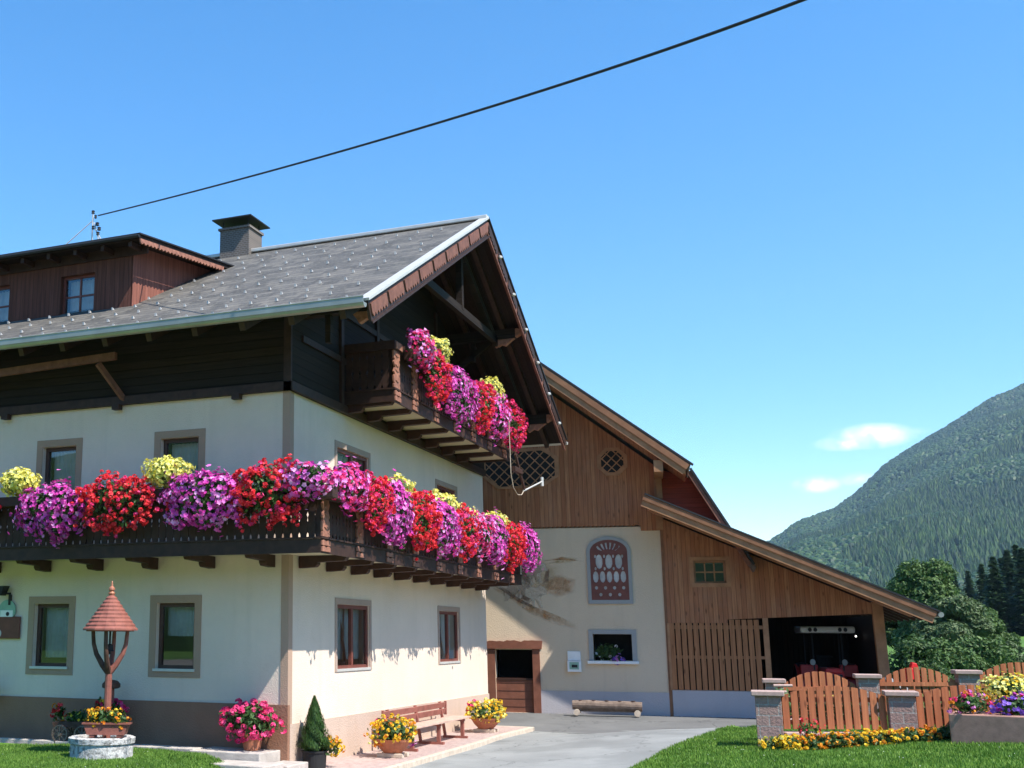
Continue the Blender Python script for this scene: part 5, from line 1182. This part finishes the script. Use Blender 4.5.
# pink geranium in terracotta pot on the slabs in front of the corner
p0 = (-.50, -.33, -.03)
t_ = thing('flower_pot', 'round terracotta pot on the stone slabs left of the house corner', 'flower pot', p0)
m_ = MB(); m_.lathe([(.13, 0), (.145, .02), (.18, .22), (.205, .225), (.21, .29), (.18, .29), (.175, .24)], (0, 0, 0), 26); m_.build('pot', 'terracotta', t_)
m_ = MB(); m_.lathe([(.01, .25), (.175, .25)], (0, 0, 0), 16, False); m_.build('soil', 'soil', t_)
flowers('pot_geranium', 'large bright pink geranium in the terracotta pot left of the house corner', 'flowers', (p0[0], p0[1], p0[2] + .25), (-.02, 0, .22), (.52, .42, .30), {'petal_pink': 5, 'petal_crimson': 1}, 'ball', 100, 122, leafn=1000, sc=1.25, lsize=.055)
# stone slabs
def slabstone(x0, x1, y0, y1, lab, skew=0, zt=None):
    m_ = MB(); z = zg((x0 + x1) / 2, (y0 + y1) / 2); m_.prism([(x0, y0), (x1, y0 + skew), (x1 + .02, y1), (x0 + .03, y1 + .01)], lambda u, v, d: (u, v, (zg(u, v) * .6 + z * .4 + d) if zt is None or d < 0 else zt), -.3, .05)
    o = m_.build('stone_slab', 'flagstone', None, bevel=.015); tag(o, lab, 'stone slab'); return o
slabstone(-1.45, -.12, -.80, -.04, 'pale slab under the pink geranium pot', 0, -.032)
slabstone(-.75, .32, -1.45, -.83, 'large pale slab below the geranium slab, before the corner', -.1, -.15)
slabstone(-.09, .40, -.82, -.04, 'small pale slab at the foot of the corner pilaster', 0, -.2)
slabstone(.05, .66, -2.3, -1.42, 'slab nearest the brick pavement, below the corner', -.2)
slabstone(-2.6, -1.38, -.78, -.45, 'narrow kerb slab along the lawn, nearest the geranium')
slabstone(-4.3, -2.63, -.68, -.48, 'long kerb slab between lawn and shaded wall, right of the well')
slabstone(-9.5, -4.33, -.66, -.5, 'kerb slab along the lawn at the far left')

# ---------------------------------------------------------------- well with roofed post on the lawn
wx, wy = -2.25, -2.22; wz = zg(wx, wy)
t_ = thing('well_ring', 'round whitewashed concrete ring standing on the lawn', 'well', (wx, wy, wz - .02))
m_ = MB(); m_.lathe([(.50, 0), (.505, .2), (.50, .24), (.53, .25), (.535, .33), (.50, .345), (.40, .345), (.39, .2), (.39, 0)], (0, 0, 0), 40); m_.build('ring', 'plaster_ring', t_)
m_ = MB(); m_.lathe([(.005, .30), (.395, .30)], (0, 0, 0), 24, False); m_.build('soil', 'soil', t_)
t_ = thing('well_canopy', 'carved wooden post with forked arms and a round shingled roof, rising from the well ring', 'well roof', (wx, wy + .12, wz + .28))
m_ = MB(); m_.tube([(0, 0, 0), (0, 0, 1.15)], [.065, .055], 10); m_.build('post', 'well_wood', t_)
for a in (20, 110, 200, 290):
    m_ = MB(); ca, sa = math.cos(R_(a)), math.sin(R_(a)); pts = [(0, 0, 1.03), (.11 * ca, .11 * sa, 1.16), (.22 * ca, .22 * sa, 1.34), (.27 * ca, .27 * sa, 1.5), (.29 * ca, .29 * sa, 1.73)]
    m_.tube(pts, [.055, .048, .04, .035, .032], 8); 
    m_.build('arm', 'dark_log' if a in (200, 290) else 'well_wood', t_)
m_ = MB(); m_.tube([(0, 0, 1.72), (0, 0, 1.45)], .018, 6); m_.lathe([(.02, .12), (.05, .1), (.06, .03), (.085, 0), (.0, 0)], (0, 0, 1.38), 14); m_.tube([(0, 0, 1.38), (0, 0, 1.33)], .02, 6); m_.build('bell', 'dark_metal', t_)
m_ = MB(); NR = 9; n6 = 8; r0, zt0 = .40, 1.74
rows = []
for i in range(NR):
    ra_, rb_ = r0 * (1 - i / NR) + .055, r0 * (1 - (i + 1) / NR) + .02; za, zb = zt0 + .56 * i / NR, zt0 + .56 * (i + 1) / NR
    m_.lathe([(ra_ - .05, za - .022), (ra_, za - .022), (ra_, za + .006), (rb_, zb + .006)], (0, 0, 0), 16, False)
RFW = m_.build('shingle_roof', 'well_wood', t_)
m_ = MB(); m_.lathe([(.01, 1.73), (.40, 1.73), (.40, 1.70), (.01, 1.70)], (0, 0, 0), 8, False); m_.build('roof_frame', 'well_wood', RFW)
m_ = MB(); m_.lathe([(.045, 0), (.06, .03), (.035, .06), (.055, .09), (.05, .12), (.02, .15), (.012, .22), (.0, .24)], (0, 0, zt0 + .55), 14, False); m_.build('finial', 'copper', RFW)
t_ = thing('planter_box', 'terracotta-coloured planter box standing on the well ring', 'planter box', (wx + .22, wy - .20, wz + .335), R_(20))
m_ = MB(); m_.prism([(-.30, .04), (.30, .04), (.36, .20), (-.36, .20)], lambda u, v, d: (u, d, v), -.10, .10); m_.prism([(-.38, .20), (.38, .20), (.38, .225), (-.38, .225)], lambda u, v, d: (u, d, v), -.125, .125); m_.build('box', 'well_wood', t_)
for x in (-.22, .22): m_ = MB(); m_.box(x - .04, x + .04, -.09, .09, 0, .04); m_.build('foot', 'well_wood', t_)
flowers('box_flowers', 'orange and yellow pansies in the planter box on the well', 'flowers', (wx + .22, wy - .20, wz + .55), (0, 0, .08), (.36, .13, .15), {'petal_orange': 3, 'petal_gold': 4}, 'ball', 60, 131, leafn=420, rz=R_(20), sc=.7, lsize=.045)
# little wooden cart with flowers against the plinth
t_ = thing('flower_cart', 'small dark wooden cart with spoked wheels against the shaded plinth', 'cart', (-3.98, -.42, zg(-4.4, -.4) + .01), R_(4))
m_ = MB(); m_.prism([(-.42, .28), (.36, .28), (.46, .40), (-.46, .36)], lambda u, v, d: (u, d, v), -.16, .16); m_.build('body', 'dark_log', t_)
for x in (-.26, .20):
    for sy in (-.2, .19):
        m_ = MB(); nn2 = 20
        for i in range(nn2): a, b = 2 * math.pi * i / nn2, 2 * math.pi * (i + 1) / nn2; m_.beam((x + .15 * math.cos(a), sy, .16 + .15 * math.sin(a)), (x + .15 * math.cos(b), sy, .16 + .15 * math.sin(b)), .03, .03, up=(0, 1, 0))
        for i in range(4): a = math.pi * i / 4; m_.beam((x - .15 * math.cos(a), sy, .16 - .15 * math.sin(a)), (x + .15 * math.cos(a), sy, .16 + .15 * math.sin(a)), .018, .02, up=(0, 1, 0))
        m_.tube([(x, sy - .03, .16), (x, sy + .03, .16)], .035, 10); m_.build('wheel', 'log_wood', t_)
m_ = MB(); m_.tube([(.4, 0, .36), (.7, 0, .15)], .018, 6); m_.build('shaft', 'dark_log', t_)
flowers('cart_flowers', 'yellow flowers trailing over the small dark cart', 'flowers', (-3.90, -.42, zg(-4.4, -.4) + .38), (.05, 0, .08), (.42, .14, .14), {'petal_gold': 3, 'petal_yellow': 1}, 'small', 50, 132, leafn=380, sc=1.4)
flowers('cart_flowers', 'orange-red blossoms at the left end of the small cart', 'flowers', (-4.42, -.42, zg(-4.4, -.4) + .36), (0, 0, .18), (.12, .12, .16), {'petal_red': 2, 'petal_orange': 1}, 'ball', 12, 133, leafn=90)
flowers('cart_flowers', 'tall yellow flower heads at the right end of the small cart', 'flowers', (-3.50, -.42, zg(-4.4, -.4) + .42), (0, 0, .2), (.13, .12, .22), {'petal_gold': 1}, 'ball', 10, 134, leafn=140)
# fountain-like figure with red flowers half hidden by the post
t_ = thing('mushroom_ornament', 'dark wooden mushroom ornament behind the well post, against the shaded wall', 'ornament', (-3.32, -.4, zg(-3.6, -.4) + .06))
m_ = MB(); m_.tube([(0, 0, 0), (0, 0, .95)], .06, 10); m_.build('stem', 'bench_wood', t_)
m_ = MB(); m_.lathe([(.12, .92), (.165, .94), (.165, 1.0), (.12, 1.05), (.05, 1.07), (.0, 1.07)], (0, 0, 0), 18); m_.build('cap', 'dark_log', t_)
flowers('ornament_flowers', 'dark red flowers around the stem of the mushroom ornament', 'flowers', (-3.32, -.42, zg(-3.6, -.4) + .3), (0, 0, .28), (.30, .2, .2), {'petal_crimson': 2, 'petal_red': 1}, 'ball', 50, 135, leafn=320)
flowers('wall_flowers', 'pink flowers at the extreme left edge above the plinth', 'flowers', (-6.12, -.3, .75), (0, 0, .1), (.14, .14, .2), {'petal_pink': 1}, 'ball', 16, 136, leafn=120)
# lantern and sign at the left edge
t_ = thing('wall_lantern', 'dark iron wall lantern at the left edge, above the round shield', 'lantern', (-6.0, 0, 2.6))
m_ = MB(); m_.prism([(-.2, .18), (.05, .18), (-.03, .0), (-.12, .0)], lambda u, v, d: (u, d, v), -.28, -.1); m_.build('hood', 'dark_metal', t_)
m_ = MB(); m_.box(-.02, .02, -.3, -.016, .02, .06); m_.box(.0, .05, -.06, -.016, -.18, .02); m_.build('bracket', 'dark_metal', t_)
t_ = thing('round_shield', 'round green and white enamel shield on the wall above the wooden sign', 'sign', (-6.03, -.02, 2.32))
m_ = MB(); m_.tube([(0, 0, 0), (0, -.03, 0)], .2, 24); m_.build('disc', 'green_enamel', t_)
m_ = MB(); m_.box(-.15, .15, -.038, -.031, -.15, .0); m_.build('panel', 'white_paint', t_)
m_ = MB(); m_.tube([(0.03, -.039, -.07), (.03, -.043, -.07)], .04, 12); m_.build('mark', 'dark_metal', t_)
t_ = thing('wooden_sign', 'dark brown wooden sign board on the wall at the left edge', 'sign', (-6.3, -.02, 2.0))
m_ = MB(); m_.box(-.6, .60, -.04, 0, -.22, .20); m_.build('board', 'window_frame_red', t_, bevel=.01)
m_ = MB(); m_.tube([(.10, -.041, -.12), (.10, -.05, -.12)], .08, 12); m_.build('emblem', 'pale_metal', t_)
# ---------------------------------------------------------------- cable, roof insulator, bracket
t_ = thing('cable_mast', 'small roof mast with insulators holding the overhead cable', 'mast', (-7.3, 4.0, 10.9))
m_ = MB(); m_.tube([(0, 0, -.9), (0, 0, 1.18)], .02, 8); m_.tube([(0, 0, .85), (.26, 0, .45), (.42, -.1, .3)], .014, 6); m_.tube([(-.02, 0, .95), (-.72, -.2, .30)], .012, 6); m_.tube([(.05, 0, .9), (.20, 0, .42)], .016, 6); m_.build('pole', 'pale_metal', t_)
for dx, dz_, r_ in ((.0, 1.18, .045), (.08, 1.05, .035), (.14, .85, .05), (.20, .72, .05), (.17, .60, .045), (.02, .78, .04)):
    m_ = MB(); m_.lathe([(.012, -.05), (r_, -.03), (r_ * .7, 0), (r_, .03), (.012, .05)], (dx, 0, dz_), 10); m_.build('insulator', 'dark_metal', t_)
a = Vector((-7.14, 4.0, 11.97)); 
far = CAM + (Fv + R2 * (1010 - PPX) / FPX - U2 * (-95 - PPY) / FPX) * 9.0
mid = CAM + (Fv + R2 * (490 - PPX) / FPX - U2 * (107 - PPY) / FPX) * 15.0
def cabp(t): 
    # parabola through three points
    return a * ((t - .5) * (t - 1) * 2) + mid * (-4 * t * (t - 1)) + far * (2 * t * (t - .5))
m_ = MB(); m_.tube([cabp(i / 40) for i in range(41)], .017, 6)
tag(m_.build('overhead_cable', 'cable_black', None), 'black overhead cable sagging across the sky from the roof mast', 'cable')
# bracket with white tube hanging under the gable eave
t_ = thing('hanging_tube', 'white tube and cord hanging on a dark bracket below the far end of the gable', 'bracket', (1.6, 10.2, 6.0))
m_ = MB(); m_.beam((0, -.3, .35), (0, .5, -.45), .05, .08); m_.box(-.05, .05, -.55, .2, -.1, .02) ; m_.build('bar', 'bracket_wood', t_)
m_ = MB(); m_.tube([(.0, .40, -.50), (.02, 2.4, -.02)], .022, 8); m_.tube([(.02, 2.42, -.14), (.02, 2.42, .10)], .045, 8); m_.build('tube', 'pale_metal', t_)
m_ = MB(); m_.tube([(0, -.85, 1.2), (0, -.82, .4), (0, -.80, -.2), (0, -.6, -.52), (0, -.2, -.66), (0, .2, -.62), (0, .42, -.5)], .009, 6); m_.build('cord', 'sandstone', t_)

# ---------------------------------------------------------------- trees
def broadleaf(name, label, loc, h, r, leafmat_, nl, seed, group='leafy trees behind the shed', ls=.095, low=.12):
    rg = random.Random(seed); t_ = thing(name, label, 'tree', loc, rg.uniform(0, 6), group)
    tr = MB(); tr.tube([(0, 0, -.5), (.05, 0, h * .2), (-.05, .05, h * .45), (.02, 0, h * .8)], [h * .03, h * .024, h * .017, h * .006], 8)
    lobes = []
    for i in range(36):
        a = rg.uniform(0, 6.28); zz = h * rg.uniform(low + .12, .93); k = (zz / h - low) / (1 - low); rr = r * rg.uniform(.8, 1.2) * (.95 * math.sin(math.pi * min(1, max(.12, k * .78 + .2))) ** .7) * rg.uniform(.35, .82)
        c_ = Vector((rr * math.cos(a), rr * math.sin(a), zz)); lobes.append((c_, r * rg.uniform(.17, .42)))
        tr.tube([(0, 0, zz * .55), (c_.x * .5, c_.y * .5, zz * .8), tuple(c_)], [h * .009, h * .006, h * .002], 5)
    tr.build('trunk', 'bark_brown', t_)
    fo = MB()
    for _ in range(nl):
        c_, q = rg.choice(lobes); d = Vector((rg.gauss(0, 1), rg.gauss(0, 1), rg.gauss(0, 1) + .25)).normalized()
        f = 1 + .35 * noise.noise(d * 3 + c_); P = c_ + Vector((d.x, d.y, d.z * .82)) * q * f * rg.uniform(.55, 1.05) ** .5
        leaf_faces(fo, P, (d + Vector((0, 0, .5))).normalized(), ls, rg)
    fo.build('crown', leafmat_, t_); return t_
def far_base(px, dep, z=None):
    lat = (px - PPX) / FPX * dep; p = RC(lat, dep); return (p.x, p.y, gz(p.x, p.y) - .1)
broadleaf('leafy_tree', 'tall dark leafy tree right behind the shed roof', far_base(922, 60), 6.0, 2.3, 'leaf_mid', 44000, 201)
broadleaf('leafy_tree', 'dark leafy tree showing between shed post and eave', far_base(893, 64), 5.0, 2.0, 'leaf_dark', 26000, 202)
broadleaf('leafy_tree', 'paler rounded tree in front, right of the dark tall one', far_base(944, 57), 3.9, 1.9, 'leaf_pale', 34000, 203)
broadleaf('leafy_tree', 'mid green tree before the conifers, sloping down to the meadow', far_base(972, 66), 3.5, 1.4, 'leaf_mid', 26000, 204)
broadleaf('bush', 'low grey-green bush at the meadow edge', far_base(999, 62), 1.7, .8, 'leaf_pale', 7000, 205, low=.02)
broadleaf('bush', 'low bush behind the rear fence below the tall dark tree', far_base(925, 50), 2.1, 1.5, 'leaf_mid', 9000, 206, low=.02)
broadleaf('bush', 'low bush behind the rear fence left of the meadow', far_base(968, 50), 2.0, 1.5, 'leaf_mid', 9000, 207, low=.02)
broadleaf('bush', 'low bush beside the shed post', far_base(896, 48), 2.2, 1.3, 'leaf_dark', 8000, 208, low=.02)
def conifer_mesh(seed, h=14, nt=26, per=34):
    rg = random.Random(seed); fo = MB(); r0 = h * .24
    for i in range(nt):
        k = i / nt; z = h * (.06 + .93 * k); r = r0 * (1 - k) ** .85 + .1
        for j in range(int(per * (1 - k * .75))):
            a = rg.uniform(0, 6.28); L = r * rg.uniform(.65, 1.12); d = Vector((math.cos(a), math.sin(a), 0)); s_ = Vector((-d.y, d.x, 0))
            for q in range(4):
                u = L * (q + 1) / 4; w_ = .40 * (1 - q * .12); P = Vector((0, 0, z - u * .38 + rg.uniform(-.12, .12))) + d * u
                fo.add([P - d * .34 + s_ * rg.uniform(-.1, .1), P + s_ * w_ - Vector((0, 0, .16)), P + d * .28 - Vector((0, 0, .12)), P - s_ * w_ - Vector((0, 0, .16))], [(0, 1, 2, 3)])
    tr = MB(); tr.tube([(0, 0, -1), (0, 0, h * .97)], [h * .016, .03], 6); return fo, tr, h
protos = []
GC = 'dark conifers at the edge of the meadow'
cl = [(988, 150, 1.0, 'dark spruce standing nearest the leafy trees'), (1003, 160, 1.12, 'spruce in the middle of the dark conifers'), (1018, 148, 1.08, 'tall spruce cut by the right edge'), (1012, 175, 1.25, 'rear spruce of the dark row at the right edge'), (976, 170, .98, 'spruce half hidden by the mid green tree'), (996, 185, 1.1, 'slim spruce peering over the dark row'), (1030, 160, 1.2, 'spruce just beyond the right edge'), (1046, 150, 1.2, 'second spruce beyond the right edge'), (962, 190, .95, 'far small spruce above the pale tree'), (1060, 165, 1.2, 'third spruce beyond the right edge'), (948, 200, .95, 'far spruce behind the tall dark tree')]
for i, (px, dep, s_, lab) in enumerate(cl):
    if i < 2:
        fo, tr, h = conifer_mesh(300 + i, 10.5, 30, 40); t_ = thing('spruce', lab, 'tree', (0, 0, 0), 0, GC); fo.build('crown', 'needle', t_); tr.build('trunk', 'bark_brown', t_); protos.append(t_)
    else:
        t_ = copy_tree(protos[i % 2]); t_['label'] = lab
    t_.location = far_base(px, dep); t_.scale = (s_, s_, s_); t_.rotation_euler.z = i * 1.3
# ---------------------------------------------------------------- mountain with its forest
SIL = [(-900, 610), (-400, 600), (0, 590), (300, 585), (560, 580), (700, 562), (745, 548), (769, 537), (799, 517), (835, 505), (860, 488), (889, 462), (912, 448), (938, 433), (960, 421), (982, 408), (1008, 393), (1024, 388), (1100, 352), (1250, 300), (1500, 240), (1900, 200)]
def silz(r, dep=3000):
    px = PPX + r * FPX
    for (a, b), (c, d) in zip(SIL, SIL[1:]):
        if a <= px <= c: y = b + (d - b) * (px - a) / (c - a) + 7; break
    else: y = SIL[0][1] if px < SIL[0][0] else SIL[-1][1]
    v = Fv + R2 * (px - PPX) / FPX - U2 * (y - PPY) / FPX
    h = Vector((v.x, v.y, 0)); dz_ = v.z / (h.x * -math.sin(YAW) + h.y * math.cos(YAW))
    return dz_ * dep
def mh(r, dep):
    D0, D1 = 900, 3000
    k = (dep - D0) / (D1 - D0); top = silz(r) ; lat = r * dep
    n_ = noise.noise(Vector((lat / 420, dep / 700, 0))) * 60 + noise.noise(Vector((lat / 160, dep / 260, 3))) * 22
    if k <= 1: z = top * (max(0, k) ** 1.05) + n_ * math.sin(math.pi * max(0, min(1, k))) 
    else: z = top * (1 - (k - 1) * 1.2)
    return z + 2 - (8 if k <= 0 else 0)
m_ = MB(); NA, ND = 150, 60; r_lo, r_hi = -1.1, 1.35
for j in range(ND):
    dep = 880 + (3500 - 880) * j / (ND - 1)
    for i in range(NA):
        r = r_lo + (r_hi - r_lo) * i / (NA - 1); p = RC(r * dep, dep); m_.v.append((p.x, p.y, mh(r, dep)))
m_.f = [(j * NA + i, j * NA + i + 1, (j + 1) * NA + i + 1, (j + 1) * NA + i) for j in range(ND - 1) for i in range(NA - 1)]; m_.mi = [0] * len(m_.f)
struct(m_.build('mountain', 'forest_floor', smooth=True))
# unseen slope added behind the viewer to block low sky light and darken panes
m_ = MB(); NA, ND = 90, 12
for j in range(ND):
    for i in range(NA):
        a_ = R_(150 + 240 * i / (NA - 1)); dd_ = 110 + 420 * j / (ND - 1); k_ = j / (ND - 1)
        m_.v.append((CAM.x + dd_ * math.cos(a_ + YAW), CAM.y + dd_ * math.sin(a_ + YAW), -6 + (95 + 30 * noise.noise(Vector((a_ * 3, 0, 0)))) * k_ ** .8 + 9 * noise.noise(Vector((a_ * 40, j * .9, 5)))))
m_.f = [(j * NA + i, j * NA + i + 1, (j + 1) * NA + i + 1, (j + 1) * NA + i) for j in range(ND - 1) for i in range(NA - 1)]; m_.mi = [0] * len(m_.f)
struct(m_.build('skyblock_hillside', 'forest_floor'))
fm = MB(); rg = random.Random(77)
NT = 60000
for _ in range(NT):
    if rg.random() < .85: r = rg.uniform(.36, .72)
    else: r = rg.uniform(-.1, .36)
    dep = 950 + 2060 * rg.random() ** .8
    if r < .36 and dep < 2300: continue
    z = mh(r, dep); p = RC(r * dep, dep); broad = noise.noise(Vector((r * dep / 260, dep / 300, 9))) > -.15
    h_ = rg.uniform(8, 15) * (.85 if broad else 1); w_ = h_ * (.5 if broad else .3); a0 = rg.uniform(0, 3)
    b = len(fm.v); k = 5
    if broad:
        for (zz, ww) in ((.15, .6), (.5, 1), (.85, .6)): fm.v += [(p.x + w_ * ww * rg.uniform(.8, 1.15) * math.cos(a0 + 6.283 * q / k), p.y + w_ * ww * math.sin(a0 + 6.283 * q / k), z + h_ * zz + rg.uniform(-.5, .5)) for q in range(k)]
        fm.v.append((p.x, p.y, z + h_))
        for l in (0, 1): fm.f += [(b + l * k + q, b + l * k + (q + 1) % k, b + (l + 1) * k + (q + 1) % k, b + (l + 1) * k + q) for q in range(k)]
        fm.f += [(b + 2 * k + q, b + 2 * k + (q + 1) % k, b + 3 * k) for q in range(k)]; fm.mi += [0] * (3 * k)
    else:
        fm.v += [(p.x + w_ * math.cos(a0 + 6.283 * q / k), p.y + w_ * math.sin(a0 + 6.283 * q / k), z + h_ * .1) for q in range(k)] + [(p.x, p.y, z + h_)]
        fm.f += [(b + q, b + (q + 1) % k, b + k) for q in range(k)]; fm.mi += [0] * k
fo = fm.build('forest', 'forest_leaf', smooth=False); fo['kind'] = 'stuff'
# ---------------------------------------------------------------- grass
def inpoly(x, y, poly):
    c = False; n_ = len(poly)
    for i in range(n_):
        (x1, y1), (x2, y2) = poly[i], poly[i - 1]
        if (y1 > y) != (y2 > y) and x < (x2 - x1) * (y - y1) / (y2 - y1) + x1: c = not c
    return c
rg = random.Random(12)
def grass(poly, n_, lim, name):
    m_ = MB(); c = 0; xs = [p[0] for p in poly]; ys = [p[1] for p in poly]; tries = 0
    daisies = MB()
    while c < n_ and tries < n_ * 30:
        tries += 1
        lat, dep = rg.uniform(*lim[0]), rg.uniform(*lim[1]); p = RC(lat, dep); x, y = p.x, p.y
        if not inpoly(x, y, poly): continue
        if (x - wx) ** 2 + (y - wy) ** 2 < .27: continue
        c += 1; z = zg(x, y) - .02; h_ = rg.uniform(.035, .075) * (1 + .5 * noise.noise(Vector((x * 1.5, y * 1.5, 0)))); a = rg.uniform(0, 6.28); w_ = .009 + .006 * rg.random(); dx, dy = math.cos(a) * w_, math.sin(a) * w_
        lx, ly = rg.uniform(-.025, .025), rg.uniform(-.025, .025)
        b = len(m_.v); m_.v += [(x - dx, y - dy, z), (x + dx, y + dy, z), (x + lx, y + ly, z + h_)]; m_.f.append((b, b + 1, b + 2)); m_.mi.append(0)
        if rg.random() < .0007: disc(daisies, Vector((x, y, z + .05)), Vector((0, -.3, 1)).normalized(), .010, rg, 5)
    o = m_.build(name, 'grass_blade'); o['kind'] = 'stuff'
    if daisies.f: o = daisies.build('daisies', 'petal_white'); o['kind'] = 'stuff'
grass(west, 130000, ((-6.5, 1.0), (15.8, 21.5)), 'grass')
grass(east, 150000, ((3.5, 15.5), (15.8, 26.6)), 'grass')
# ---------------------------------------------------------------- air
HZ = True
if HZ:
    hb = MB(); c0 = CAM
    hb.box(-4300, 4300, -400, 4100, -25, 1150)
    hm = bpy.data.materials.new('air'); hm.use_nodes = True; t_n = hm.node_tree; t_n.nodes.clear(); out = t_n.nodes.new('ShaderNodeOutputMaterial'); pv_ = t_n.nodes.new('ShaderNodeVolumePrincipled')
    pv_.inputs['Color'].default_value = (.55, .75, 1, 1); pv_.inputs['Density'].default_value = 7.5e-5; pv_.inputs['Anisotropy'].default_value = .2; t_n.links.new(pv_.outputs[0], out.inputs['Volume']); MATS['air'] = hm
    o = hb.build('haze', 'air'); o['kind'] = 'stuff'
S.render.engine = 'CYCLES'
S.cycles.max_bounces = 8; S.cycles.transparent_max_bounces = 12; S.cycles.volume_bounces = 0
